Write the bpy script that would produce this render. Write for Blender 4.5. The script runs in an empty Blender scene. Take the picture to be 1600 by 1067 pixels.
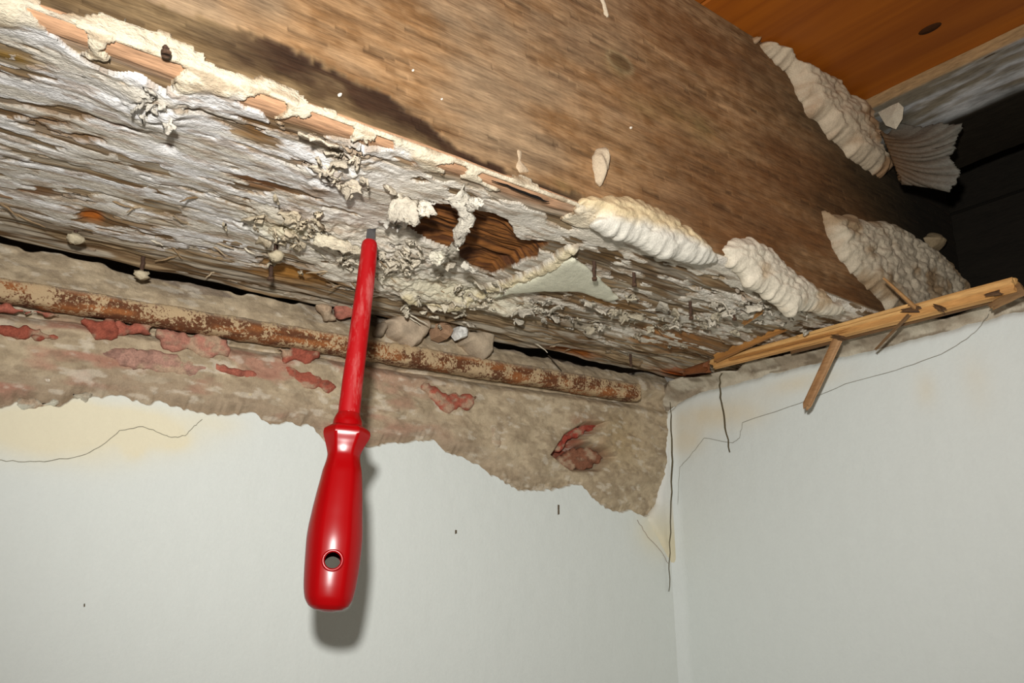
import bpy, math, random
import numpy as np
from mathutils import Vector, Matrix

random.seed(7)
S = 0.2                                   # metres per modelling unit (unit = height of the beam's underside above the lens)
F_PX, CX, CY = 1304.0, 800.0, 533.5
R = np.array([[0.79033502, -0.17244903, -0.58790466],
              [-0.61265359, -0.23045378, -0.75600703],
              [-0.00511217, 0.95768073, -0.28778721]])
sc = bpy.context.scene
COL = sc.collection

# ------------------------------------------------------------------ camera, world, flash, exposure
cam_d = bpy.data.cameras.new('camera'); cam = bpy.data.objects.new('camera', cam_d); COL.objects.link(cam)
cam.matrix_world = Matrix([list(R[i]) + [0.0] for i in range(3)] + [[0, 0, 0, 1]])
cam_d.sensor_width = 36.0; cam_d.lens = F_PX / 1600 * 36; cam_d.clip_start = 0.01; cam_d.clip_end = 50
sc.camera = cam

world = bpy.data.worlds.new('room_light'); sc.world = world; world.use_nodes = True
bg = world.node_tree.nodes['Background']
bg.inputs[0].default_value = (1.0, 0.90, 0.76, 1); bg.inputs[1].default_value = 0.125

fl = bpy.data.lights.new('camera_flash', 'SPOT'); flash = bpy.data.objects.new('camera_flash', fl); COL.objects.link(flash)
fl.energy = 12.9; fl.color = (1.0, 0.985, 0.95); fl.shadow_soft_size = 0.010
fl.spot_size = math.radians(118); fl.spot_blend = 1.0
_aim = R @ np.array([0.10, -0.04, -1.0]); _pos = R @ np.array([-0.016, 0.064, -0.005])
flash.location = _pos
flash.rotation_euler = Vector(_aim).to_track_quat('-Z', 'Y').to_euler()

sc.view_settings.view_transform = 'Standard'; sc.view_settings.look = 'None'
sc.view_settings.gamma = 1.0; sc.view_settings.use_curve_mapping = False
sc.view_settings.exposure = 0.0

# ------------------------------------------------------------------ geometry of the place
F, D, XR, ZT = 1.53, 2.733, 3.09, 1.965   # beam front, back wall, right wall, boards above the beam
YB = 2.665                                # rear edge of the beam
def ray(px, py): return R @ np.array([px - CX, -(py - CY), -F_PX])
def onY(px, py, y=D): r = ray(px, py); return r * y / r[1]
def onX(px, py, x=XR): r = ray(px, py); return r * x / r[0]
def onZ(px, py, z=1.0): r = ray(px, py); return r * z / r[2]
def bot(px, py): return onZ(px, py, 1.0)[:2]
def fro(px, py): p = onY(px, py, F); return np.array([p[0], p[2]])
def bk(px, py): p = onY(px, py, D); return np.array([p[0], p[2]])
def rt(px, py): p = onX(px, py, XR); return np.array([p[1], p[2]])
def depth(p): return -(R.T @ p)[2]
def lin(c):
    a = np.asarray(c, float) / 255
    return np.where(a <= 0.04045, a / 12.92, ((a + 0.055) / 1.055) ** 2.4)

# ------------------------------------------------------------------ noise
def _h(ix, iy, s):
    n = (ix.astype(np.int64) * 374761393 + iy.astype(np.int64) * 668265263 + s * 1442695041) & 0xFFFFFFFF
    n = ((n ^ (n >> 13)) * 1274126177) & 0xFFFFFFFF
    return ((n ^ (n >> 16)) & 0xFFFF) / 65535.0
def vn(x, y, s=0):
    x = np.asarray(x, float); y = np.asarray(y, float)
    ix = np.floor(x); iy = np.floor(y); fx = x - ix; fy = y - iy
    fx = fx * fx * fx * (fx * (fx * 6 - 15) + 10); fy = fy * fy * fy * (fy * (fy * 6 - 15) + 10)
    a = _h(ix, iy, s); b = _h(ix + 1, iy, s); c = _h(ix, iy + 1, s); d = _h(ix + 1, iy + 1, s)
    return (a + (b - a) * fx) * (1 - fy) + (c + (d - c) * fx) * fy
def fbm(x, y, o=4, s=0, g=0.5):
    t = 0; a = 1.0; n = 0
    for i in range(o):
        t = t + a * vn(x * 2 ** i + 17.3 * i, y * 2 ** i - 9.1 * i, s + i * 31); n += a; a *= g
    return t / n
def worley(x, y, s=0):
    ix = np.floor(x); iy = np.floor(y); best = np.full(np.shape(x), 9.0)
    for dx in (-1, 0, 1):
        for dy in (-1, 0, 1):
            cx = ix + dx; cy = iy + dy
            qx = cx + _h(cx, cy, s); qy = cy + _h(cx, cy, s + 77)
            best = np.minimum(best, (x - qx) ** 2 + (y - qy) ** 2)
    return np.sqrt(best)
def sst(a, b, x): t = np.clip((x - a) / (b - a), 0, 1); return t * t * (3 - 2 * t)
def mix(a, b, t): return a + (b - a) * t[..., None]
def seg_dist(P, A, B):
    AB = B - A; t = np.clip(((P - A) @ AB) / max(AB @ AB, 1e-12), 0, 1)
    return np.linalg.norm(P - (A + t[..., None] * AB), axis=-1)
def line_dist(P, pts):
    d = np.full(P.shape[:-1], 1e9)
    for a, b in zip(pts[:-1], pts[1:]): d = np.minimum(d, seg_dist(P, np.asarray(a), np.asarray(b)))
    return d
def poly_sd(P, poly):                       # signed distance, positive inside
    x, y = P[..., 0], P[..., 1]; ins = np.zeros(x.shape, bool); n = len(poly)
    for i in range(n):
        x0, y0 = poly[i]; x1, y1 = poly[(i + 1) % n]
        if y0 == y1: continue
        c = (y0 > y) != (y1 > y); ins ^= c & (x < (x1 - x0) * (y - y0) / (y1 - y0) + x0)
    d = line_dist(P, list(poly) + [poly[0]])
    return np.where(ins, d, -d)

# ------------------------------------------------------------------ mesh builders (all vertices given in units, world space)
def obj(name, V, faces, mat, parent=None, col=None, smooth=True, thick=0):
    V = np.asarray(V, float).reshape(-1, 3) * S
    c = V.mean(0); base = np.array(parent.matrix_basis.translation) if parent is not None and parent.parent is None else np.zeros(3)
    if parent is not None and parent.parent is not None:
        base = np.array(parent.location) + np.array(parent.parent.location)
    me = bpy.data.meshes.new(name)
    if isinstance(faces, np.ndarray):
        n, k = faces.shape
        me.vertices.add(len(V)); me.loops.add(n * k); me.polygons.add(n)
        me.vertices.foreach_set('co', (V - c).astype(np.float32).ravel())
        me.loops.foreach_set('vertex_index', faces.astype(np.int32).ravel())
        me.polygons.foreach_set('loop_start', np.arange(0, n * k, k, dtype=np.int32))
        me.update(calc_edges=True)
    else:
        me.from_pydata([tuple(v) for v in (V - c)], [], [tuple(int(i) for i in f) for f in faces])
    me.polygons.foreach_set('use_smooth', np.full(len(me.polygons), smooth))
    if col is not None:
        a = me.color_attributes.new('Col', 'FLOAT_COLOR', 'POINT')
        cc = np.ones((len(V), 4), np.float32); cc[:, :3] = np.asarray(col).reshape(-1, 3); a.data.foreach_set('color', cc.ravel())
    me.materials.append(mat); me.update()
    o = bpy.data.objects.new(name, me); COL.objects.link(o)
    if parent is not None: o.parent = parent
    o.location = c - base
    if thick:
        m = o.modifiers.new('shell', 'SOLIDIFY'); m.thickness = thick * S; m.offset = 0
    return o
def grid_faces(nu, nv, wrap=False):
    a = np.arange(nu * nv).reshape(nu, nv)
    if wrap: a = np.concatenate([a, a[:, :1]], 1)
    return np.stack([a[:-1, :-1], a[1:, :-1], a[1:, 1:], a[:-1, 1:]], -1).reshape(-1, 4)
def tag(o, label, cat, group=None):
    o['label'] = label; o['category'] = cat
    if group: o['group'] = group
    return o
def struct(o): o['kind'] = 'structure'; return o
def empty(name, p, label=None, cat=None, group=None):
    o = bpy.data.objects.new(name, None); COL.objects.link(o); o.location = np.asarray(p) * S; o.empty_display_size = 0.01
    if label: tag(o, label, cat, group)
    return o

def rough_poly(poly, step, amp, seed):
    out = []
    n = len(poly)
    for i in range(n):
        a = np.asarray(poly[i]); b = np.asarray(poly[(i + 1) % n]); L = np.linalg.norm(b - a); k = max(1, int(L / step))
        nrm = np.array([-(b - a)[1], (b - a)[0]]) / max(L, 1e-9)
        for j in range(k):
            q = a + (b - a) * j / k
            w = (fbm(q[0] / step * 0.35 + seed, q[1] / step * 0.35, 3, seed) - 0.5) * 2 + (fbm(q[0] * 13 + seed, q[1] * 13, 2, seed + 4) - 0.5) * 1.6
            out.append(q + nrm * amp * float(w))
    return np.array(out)

PLANES = {   # name -> (to world, outward normal)
    'front': (lambda a: np.stack([a[..., 0], np.full(a.shape[:-1], F), a[..., 1]], -1), np.array([0, -1.0, 0])),
    'bottom': (lambda a: np.stack([a[..., 0], a[..., 1], np.full(a.shape[:-1], 1.0)], -1), np.array([0, 0, -1.0])),
    'back': (lambda a: np.stack([a[..., 0], np.full(a.shape[:-1], D), a[..., 1]], -1), np.array([0, -1.0, 0])),
    'right': (lambda a: np.stack([np.full(a.shape[:-1], XR), a[..., 0], a[..., 1]], -1), np.array([-1.0, 0, 0])),
}
PXMAP = {'front': fro, 'bottom': bot, 'back': bk, 'right': rt}

def blob(name, pix, plane, thick, mat, colfn, parent=None, res=0.008, edge=0.04, bump=None, off=0.0, back=0.01, amp=0.006, seed=0, lean=None, flat=0.5):
    """closed lump on a plane: outline from points on that plane, rounded rim, bumps on its face"""
    poly = np.array([PXMAP[plane](*p) for p in pix])
    poly = rough_poly(poly, res * 1.6, amp, seed)
    lo = poly.min(0) - res; hi = poly.max(0) + res
    us = np.arange(lo[0], hi[0] + res, res); vs = np.arange(lo[1], hi[1] + res, res)
    U, Vv = np.meshgrid(us, vs, indexing='ij'); P = np.stack([U, Vv], -1)
    sd = poly_sd(P, poly)
    ins = sd > 0
    f = grid_faces(len(us), len(vs)); keep = ins.ravel()[f].any(1); f = f[keep]
    # snap outside corners to the outline
    used = np.unique(f); Pf = P.reshape(-1, 2).copy(); sdf = sd.ravel()
    outs = used[sdf[used] <= 0]
    q = Pf[outs]; best = np.full(len(outs), 1e9); bp = q.copy()
    for i in range(len(poly)):
        a = poly[i]; b = poly[(i + 1) % len(poly)]; ab = b - a
        t = np.clip(((q - a) @ ab) / max(ab @ ab, 1e-12), 0, 1); c = a + t[:, None] * ab
        dd = np.linalg.norm(q - c, axis=1); m = dd < best; best[m] = dd[m]; bp[m] = c[m]
    Pf[outs] = bp
    d = np.clip(sdf, 0, None)
    t = np.clip(d / edge, 0, 1); prof = np.sqrt(np.clip(1 - (1 - t) ** 2, 0, 1))
    h = thick * prof * (flat + (1 - flat) * np.clip(d / (d.max() + 1e-9), 0, 1) ** 0.6)
    if bump is not None: h = h + bump(Pf[:, 0], Pf[:, 1]) * t ** 1.5
    toW, nrm = PLANES[plane]
    W = toW(Pf)
    front = W + nrm * (off + h)[:, None]
    rear = W + nrm * (off - back * prof)[:, None]
    if lean is not None:
        front = front + lean(Pf, h); rear = rear + lean(Pf, h * 0)
    N = len(Pf)
    remap = -np.ones(2 * N, int)
    f2 = (f + N)[:, ::-1]; f2 = f2.copy()
    bmask = np.zeros(N, bool); bmask[outs] = True
    f2 = np.where(bmask[f2 - N], f2 - N, f2)             # shared rim
    allf = np.concatenate([f, f2]); u = np.unique(allf); remap[u] = np.arange(len(u)); allf = remap[allf]
    if nrm[1] < 0 and plane != 'right': pass
    VV = np.concatenate([front, rear])[u]
    cols = colfn(np.concatenate([Pf, Pf])[u], np.concatenate([h, h * 0])[u], np.concatenate([d, d * 0])[u])
    return obj(name, VV, allf, mat, parent, cols)

def tube(name, pts, radii, mat, parent=None, n=8, wob=0.0, seed=0, col=None, sub=1, sq=1.0):
    pts = np.array(pts, float)
    if sub > 1:
        t = np.linspace(0, len(pts) - 1, (len(pts) - 1) * sub + 1); k = np.arange(len(pts))
        pts = np.stack([np.interp(t, k, pts[:, i]) for i in range(3)], 1)
        radii = np.interp(t, k, np.broadcast_to(radii, (len(k),)))
    else: radii = np.broadcast_to(radii, (len(pts),))
    if wob: 
        rs = np.random.RandomState(seed); w = rs.randn(*pts.shape) * wob; w[0] = w[-1] = 0; pts = pts + w
    T = np.gradient(pts, axis=0); T /= np.linalg.norm(T, axis=1)[:, None] + 1e-12
    ref = np.array([0.31, 0.2, 0.93]) if abs(T[0] @ np.array([0.31, 0.2, 0.93])) < 0.85 else np.array([1.0, 0.1, 0.1])
    A = np.cross(T, ref); A /= np.linalg.norm(A, axis=1)[:, None]; B = np.cross(T, A)
    th = np.arange(n) * 2 * np.pi / n
    V = pts[:, None] + radii[:, None, None] * (np.cos(th)[None, :, None] * A[:, None] + sq * np.sin(th)[None, :, None] * B[:, None])
    f = grid_faces(len(pts), n, True)
    f = [tuple(q) for q in f.tolist()] if False else f
    # wrap indices
    a = np.arange(len(pts) * n).reshape(len(pts), n); a2 = np.roll(a, -1, 1)
    q = np.stack([a[:-1], a[1:], a2[1:], a2[:-1]], -1).reshape(-1, 4).tolist()
    q += [list(range(n))[::-1], list(a[-1])]
    cc = None
    if col is not None: cc = np.broadcast_to(col, (len(pts) * n, 3)) * (0.8 + 0.4 * np.random.RandomState(seed).rand(len(pts) * n, 1))
    return obj(name, V, q, mat, parent, cc)

def splinter(name, p0, p1, w, t, up, mat, parent=None, seed=0, nl=26, nper=18, taper=(1, 1), rag=(0.06, 0.06), col=(190, 140, 80), col2=(120, 75, 35), bend=0.0):
    """a piece of split wood: grain ridges run its whole length, both ends break off raggedly"""
    rs = np.random.RandomState(seed); p0 = np.array(p0, float); p1 = np.array(p1, float); ax = p1 - p0; L = np.linalg.norm(ax); ax /= L
    up = np.array(up, float); up -= ax * (up @ ax); up /= np.linalg.norm(up); sd = np.cross(ax, up)
    th = np.arange(nper) * 2 * np.pi / nper
    c, s = np.cos(th), np.sin(th); k = (np.abs(c) ** 6 + np.abs(s) ** 6) ** (-1 / 6)
    ridge = 1 + (rs.rand(nper) - 0.5) * 0.24
    e0 = rs.rand(nper) * rag[0] * L; e1 = rs.rand(nper) * rag[1] * L
    u = np.linspace(0, 1, nl)
    V = []; C = []
    for i, ui in enumerate(u):
        tp = taper[0] + (taper[1] - taper[0]) * ui
        along = e0 * (1 - ui) + (L - e1) * ui
        wob = 1 + 0.10 * (vn(np.full(nper, ui * 7 + seed), th * 0.6, seed) - 0.5)
        b = bend * math.sin(math.pi * ui)
        x = w / 2 * c * k * ridge * tp * wob; z = t / 2 * s * k * ridge * tp * wob
        V.append(p0 + along[:, None] * ax + x[:, None] * up + z[:, None] * sd + b * up)
        g = np.clip(0.5 + (ridge - 1) * 2.6 + 0.5 * (vn(np.full(nper, ui * 3 + seed * 3), np.arange(nper) * 1.7, seed + 5) - 0.5), 0, 1)
        C.append(lin(col2) + (lin(col) - lin(col2)) * g[:, None])
    V = np.concatenate(V + [[p0 + ax * e0.mean()], [p0 + ax * (L - e1.mean())]]); C = np.concatenate(C + [[lin(col)], [lin(col)]])
    a = np.arange(nl * nper).reshape(nl, nper); a2 = np.roll(a, -1, 1)
    q = np.stack([a[:-1], a[1:], a2[1:], a2[:-1]], -1).reshape(-1, 4).tolist()
    q += [[nl * nper, a[0][(j + 1) % nper], a[0][j]] for j in range(nper)] + [[nl * nper + 1, a[-1][j], a[-1][(j + 1) % nper]] for j in range(nper)]
    return obj(name, V, q, mat, parent, C, smooth=False)

def stone(name, pix, plane, off, thick, mat, col, parent=None, seed=0, tilt=(0, 0)):
    """angular broken lump: outline on the plane, bevelled face with facets"""
    rs = np.random.RandomState(seed)
    poly = np.array([PXMAP[plane](*p) for p in pix]); poly = rough_poly(poly, 0.03, 0.006, seed); c = poly.mean(0); n = len(poly)
    toW, nrm = PLANES[plane]
    rings = []
    for sc_, h in ((1.0, 0.0), (1.0, 0.55), (0.86, 0.9), (0.45, 1.0)):
        q = c + (poly - c) * sc_
        hh = off + thick * (h + (rs.rand(n) - 0.5) * 0.16 * (h > 0)) + ((q - c) @ np.array(tilt)) * (h > 0)
        rings.append(toW(q) + nrm * np.asarray(hh)[:, None])
    V = np.concatenate(rings + [[toW(c) + nrm * (off + thick)], [toW(c) + nrm * off]])
    a = np.arange(4 * n).reshape(4, n); a2 = np.roll(a, -1, 1)
    q = np.stack([a[:-1], a[1:], a2[1:], a2[:-1]], -1).reshape(-1, 4).tolist()
    q += [[4 * n, a[3][j], a[3][(j + 1) % n]] for j in range(n)] + [[4 * n + 1, a[0][(j + 1) % n], a[0][j]] for j in range(n)]
    C = lin(col) * (0.82 + 0.36 * rs.rand(len(V), 1))
    return obj(name, V, q, mat, parent, C, smooth=False)

# ------------------------------------------------------------------ materials
def nodes(name):
    m = bpy.data.materials.new(name); m.use_nodes = True; nt = m.node_tree
    return m, nt, nt.nodes['Principled BSDF']
def N(nt, t, **kw):
    n = nt.nodes.new(t)
    for k, v in kw.items():
        if k.startswith('_'): setattr(n, k[1:], v)
        else: n.inputs[k.replace('__', ' ')].default_value = v
    return n
def vc_mat(name, rough=0.85, scale=260, var=0.35, bump=0.4, stretch=(1, 1, 1), spec=0.25, dist=0.0006, scale2=900):
    """vertex colour varied by two layers of noise, with matching fine relief"""
    m, nt, b = nodes(name); L = nt.links.new
    at = N(nt, 'ShaderNodeAttribute', _attribute_name='Col'); tc = N(nt, 'ShaderNodeTexCoord')
    mp = N(nt, 'ShaderNodeMapping', Scale=stretch); L(tc.outputs['Object'], mp.inputs['Vector'])
    n1 = N(nt, 'ShaderNodeTexNoise', Scale=scale, Detail=6.0, Roughness=0.65); L(mp.outputs[0], n1.inputs['Vector'])
    n2 = N(nt, 'ShaderNodeTexNoise', Scale=scale2, Detail=3.0, Roughness=0.6); L(mp.outputs[0], n2.inputs['Vector'])
    ad = N(nt, 'ShaderNodeMath', _operation='ADD'); L(n1.outputs[0], ad.inputs[0]); L(n2.outputs[0], ad.inputs[1])
    mr = N(nt, 'ShaderNodeMapRange'); L(ad.outputs[0], mr.inputs[0])
    mr.inputs[1].default_value = 0.65; mr.inputs[2].default_value = 1.35; mr.inputs[3].default_value = 1 - var; mr.inputs[4].default_value = 1 + var
    mul = N(nt, 'ShaderNodeVectorMath', _operation='SCALE'); L(at.outputs['Color'], mul.inputs[0]); L(mr.outputs[0], mul.inputs['Scale'])
    L(mul.outputs[0], b.inputs['Base Color'])
    bp = N(nt, 'ShaderNodeBump', Strength=bump, Distance=dist); L(ad.outputs[0], bp.inputs['Height']); L(bp.outputs[0], b.inputs['Normal'])
    b.inputs['Roughness'].default_value = rough; b.inputs['Specular IOR Level'].default_value = spec
    return m
M_wood = vc_mat('old_oak', 0.8, 170, 0.45, 0.7, (0.12, 1, 1), 0.25, 0.0008, 700)
M_crust = vc_mat('dry_rot_crust', 0.9, 300, 0.20, 0.9, (0.6, 1, 1), 0.2, 0.0011)
M_pad = vc_mat('fungus_flesh', 0.65, 240, 0.18, 0.7, (1, 1, 1), 0.35, 0.0006)
M_mortar = vc_mat('mortar', 0.92, 220, 0.16, 0.5, (1, 1, 1), 0.2, 0.0008)
M_brick = vc_mat('brick_red', 0.9, 260, 0.35, 0.7, (1, 1, 1), 0.2, 0.0006)
M_rust = vc_mat('rusty_iron', 0.85, 320, 0.35, 0.8, (1, 1, 1), 0.3, 0.0006, 1100)
def rust_speckle(m):
    nt = m.node_tree; L = nt.links.new; b = nt.nodes['Principled BSDF']; src = b.inputs['Base Color'].links[0].from_socket
    tc = N(nt, 'ShaderNodeTexCoord'); n1 = N(nt, 'ShaderNodeTexNoise', Scale=520.0, Detail=5.0, Roughness=0.7); n2 = N(nt, 'ShaderNodeTexNoise', Scale=75.0, Detail=3.0)
    L(tc.outputs['Object'], n1.inputs['Vector']); L(tc.outputs['Object'], n2.inputs['Vector'])
    ad = N(nt, 'ShaderNodeMath', _operation='MULTIPLY_ADD'); L(n2.outputs[0], ad.inputs[0]); ad.inputs[1].default_value = 0.8; L(n1.outputs[0], ad.inputs[2])
    mr = N(nt, 'ShaderNodeMapRange'); L(ad.outputs[0], mr.inputs[0]); mr.inputs[1].default_value = 0.885; mr.inputs[2].default_value = 0.965; mr.inputs[3].default_value = 0; mr.inputs[4].default_value = 0.85
    mx = N(nt, 'ShaderNodeMix', _data_type='RGBA'); L(mr.outputs[0], mx.inputs[0]); L(src, mx.inputs[6]); mx.inputs[7].default_value = (*lin((198, 172, 134)), 1); L(mx.outputs[2], b.inputs['Base Color'])
rust_speckle(M_rust)
M_pine = vc_mat('split_pine', 0.65, 260, 0.25, 0.5, (1, 0.15, 1), 0.3, 0.0004)
M_plaster = vc_mat('painted_plaster', 0.7, 90, 0.02, 0.25, (1, 1, 1), 0.2, 0.0008, 420)
M_dark = vc_mat('damp_black_wood', 0.75, 160, 0.4, 0.4, (1, 0.15, 1), 0.15, 0.0005)
M_dirt = vc_mat('dead_fibre', 0.9, 400, 0.3, 0.3)

def pine_mat():
    m, nt, b = nodes('varnished_pine_board'); L = nt.links.new
    tc = N(nt, 'ShaderNodeTexCoord'); mp = N(nt, 'ShaderNodeMapping', Scale=(1, 0.05, 1)); L(tc.outputs['Object'], mp.inputs['Vector'])
    n1 = N(nt, 'ShaderNodeTexNoise', Scale=60.0, Detail=5.0, Roughness=0.55, Distortion=0.6); L(mp.outputs[0], n1.inputs['Vector'])
    cr = N(nt, 'ShaderNodeValToRGB'); e = cr.color_ramp.elements
    e[0].position = 0.3; e[0].color = (*lin((128, 62, 6)), 1); e[1].position = 0.75; e[1].color = (*lin((168, 92, 14)), 1)
    L(n1.outputs[0], cr.inputs[0]); L(cr.outputs[0], b.inputs['Base Color'])
    b.inputs['Roughness'].default_value = 0.5
    return m
M_board = pine_mat()
def plastic(name, c, rough, scuff=0.0, coat=0.0):
    m, nt, b = nodes(name); L = nt.links.new
    b.inputs['Specular IOR Level'].default_value = 0.3; b.inputs['Roughness'].default_value = rough; b.inputs['Coat Weight'].default_value = coat; b.inputs['Coat Roughness'].default_value = 0.12
    if scuff:
        tc = N(nt, 'ShaderNodeTexCoord'); mp = N(nt, 'ShaderNodeMapping', Scale=(1, 1, 0.25)); L(tc.outputs['Object'], mp.inputs['Vector'])
        n1 = N(nt, 'ShaderNodeTexNoise', Scale=130.0, Detail=8.0, Roughness=0.7); L(mp.outputs[0], n1.inputs['Vector'])
        mr = N(nt, 'ShaderNodeMapRange'); L(n1.outputs[0], mr.inputs[0])
        mr.inputs[1].default_value = 0.5; mr.inputs[2].default_value = 0.78; mr.inputs[3].default_value = 0; mr.inputs[4].default_value = scuff
        mx = N(nt, 'ShaderNodeMix', _data_type='RGBA'); mx.inputs[6].default_value = (*c, 1); mx.inputs[7].default_value = (*lin((205, 130, 125)), 1)
        L(mr.outputs[0], mx.inputs[0]); L(mx.outputs[2], b.inputs['Base Color'])
    else: b.inputs['Base Color'].default_value = (*c, 1)
    return m
M_handle = plastic('red_plastic_handle', lin((150, 0, 4)), 0.24, 0, 0.0)
M_sleeve = plastic('red_insulation', lin((166, 2, 10)), 0.5, 0.75, 0.1)
M_steel, _nt, _b = nodes('dull_steel'); _b.inputs['Base Color'].default_value = (0.18, 0.18, 0.19, 1); _b.inputs['Metallic'].default_value = 0.9; _b.inputs['Roughness'].default_value = 0.4
M_nail = vc_mat('rusty_nail', 0.8, 500, 0.4, 0.6, (1, 1, 1), 0.3, 0.0003)

# ================================================================== BEAM
NX = 1460; NB = 340; NF = 130; NC = 14
xs = np.concatenate([np.linspace(-0.9, -0.05, 40)[:-1], np.linspace(-0.05, 3.74, NX - 39)])
rc = 0.028
s_front = np.linspace(ZT, 1.0 + rc, NF)
an = np.linspace(0, np.pi / 2, NC + 2)[1:-1]
s_bot = np.linspace(F + rc, YB, NB)
s_rear = np.linspace(1.01, ZT, 12)
py_ = np.concatenate([np.full(NF, F), F + rc - rc * np.cos(an), s_bot, np.full(12, YB)])
pz_ = np.concatenate([s_front, 1 + rc - rc * np.sin(an), np.full(NB, 1.0), s_rear])
ny_ = np.concatenate([np.full(NF, -1.0), -np.cos(an), np.zeros(NB), np.ones(12)])
nz_ = np.concatenate([np.zeros(NF), -np.sin(an), np.full(NB, -1.0), np.zeros(12)])
NS = len(py_)
Xg = np.repeat(xs[:, None], NS, 1); Yg = np.repeat(py_[None], NX, 0); Zg = np.repeat(pz_[None], NX, 0)
# arc coordinate across the section (grain noise runs over the corner)
arc = np.concatenate([[0], np.cumsum(np.hypot(np.diff(py_), np.diff(pz_)))]); Sg = np.repeat(arc[None], NX, 0)
is_front = (np.arange(NS) < NF)[None] & np.ones((NX, 1), bool)
is_bot = ((np.arange(NS) >= NF) & (np.arange(NS) < NF + NC + NB))[None] & np.ones((NX, 1), bool)
P2b = np.stack([Xg, Yg], -1); P2f = np.stack([Xg, Zg], -1)
def gb(px, py, rx, ry):                      # soft spot on the underside
    q = bot(px, py); return np.exp(-(((Xg - q[0]) / rx) ** 2 + ((Yg - q[1]) / ry) ** 2))
def gf(px, py, rx, ry):
    q = fro(px, py); return np.exp(-(((Xg - q[0]) / rx) ** 2 + ((Zg - q[1]) / ry) ** 2))
def bpoly(pts): return poly_sd(P2b, np.array([bot(*p) for p in pts]))

grain = fbm(Xg * 2.2, Sg * 48, 5, 3); grain2 = fbm(Xg * 7, Sg * 130, 3, 11)
blot = fbm(Xg * 2.6, Sg * 5, 4, 21); warp = fbm(Xg * 9, Sg * 22, 4, 41) - 0.5
edgeN = fbm(Xg * 14, Sg * 34, 4, 55) - 0.5
# ---- front face colour
grain_r = fbm(Xg * 2.4, Sg * 30, 3, 37); mott = fbm(Xg * 22, Sg * 44, 4, 29)
fc = mix(lin((158, 124, 88)), lin((124, 90, 56)), sst(0.3, 0.7, grain * 0.3 + grain2 * 0.2 + mott * 0.5))
fc = mix(fc, lin((150, 132, 108)), 0.55 * sst(0.5, 0.75, blot) * sst(2.4, 0.8, Xg))
fc = mix(fc, lin((104, 66, 34)), 0.75 * sst(1.2, 2.3, Xg) * sst(0.25, 0.6, fbm(Xg * 1.5, Sg * 6, 3, 33)))
upx = np.array([fro(*p) for p in [(60, -30), (230, 4), (330, 24), (420, 62), (480, 86), (530, 112), (590, 136), (618, 150), (652, 178), (690, 208), (740, 238), (800, 272), (900, 300), (1000, 342)]])
zb = np.interp(Xg, upx[:, 0], upx[:, 1])
below = zb - Zg + edgeN * 0.05 + 0.02 * (fbm(Xg * 30, Sg * 90, 3, 57) - .5)
band = sst(-0.003, 0.008, below) * sst(1.62, 1.35, Xg)
fc = mix(fc, mix(lin((98, 78, 52)), lin((126, 104, 74)), sst(0.35, 0.7, grain * .6 + mott * .4)), band)
dk = sst(0.0, 0.010, below) * sst(0.10, 0.02, below + warp * 0.12) * sst(0.30, 0.55, Xg + warp * 0.1) * sst(1.75, 1.15, Xg)
fc = mix(fc, lin((52, 31, 18)), np.clip(dk * 0.95, 0, 1))
for (px, py, rx, ry, k) in ((385, 90, .035, .028, 1.2), (360, 72, .06, .014, .8), (108, 18, .05, .008, .8), (1045, 352, .10, .025, .7), (1150, 415, .05, .05, .6), (760, 270, .08, .03, .9), (850, 300, .1, .02, .8), (620, 180, .06, .04, .9)):
    fc = mix(fc, lin((48, 30, 18)), np.clip(k * gf(px, py, rx, ry) * (0.7 + warp * 2.4), 0, 1))
for (px, py, rx, ry, k) in ((960, 100, .05, .05, .4), (880, 290, .03, .012, .6), (1080, 190, .14, .05, .4), (1010, 170, .1, .03, .3)):
    fc = mix(fc, lin((126, 112, 70)), np.clip(k * gf(px, py, rx, ry) * (0.8 + warp * 2), 0, 1))
umber = sst(2.3, 3.2, Xg + (Zg - 1.4) * 0.55 + (blot - 0.5) * 0.7)  # beam face turns dark brown, then near black, towards its right end and top
fc = mix(fc, lin((48, 40, 22)), 0.85 * umber)
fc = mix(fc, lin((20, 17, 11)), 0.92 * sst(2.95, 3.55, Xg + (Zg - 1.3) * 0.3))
crk = (vn(Xg * 7 + 3 + Sg * 6, Sg * 110 + Xg * 4, 91) > 0.88) & (vn(Xg * 3, Sg * 9, 92) > 0.45)
fc = mix(fc, lin((44, 28, 15)), 0.4 * crk)
# knot
kq = fro(968, 98); kr = np.hypot((Xg - kq[0]) / 0.055, (Zg - kq[1]) / 0.030)
fc = mix(fc, lin((86, 66, 40)), 0.6 * sst(1.15, 0.8, kr)); fc = mix(fc, lin((150, 130, 96)), 0.6 * np.exp(-((kr - 1) / 0.18) ** 2))
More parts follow.
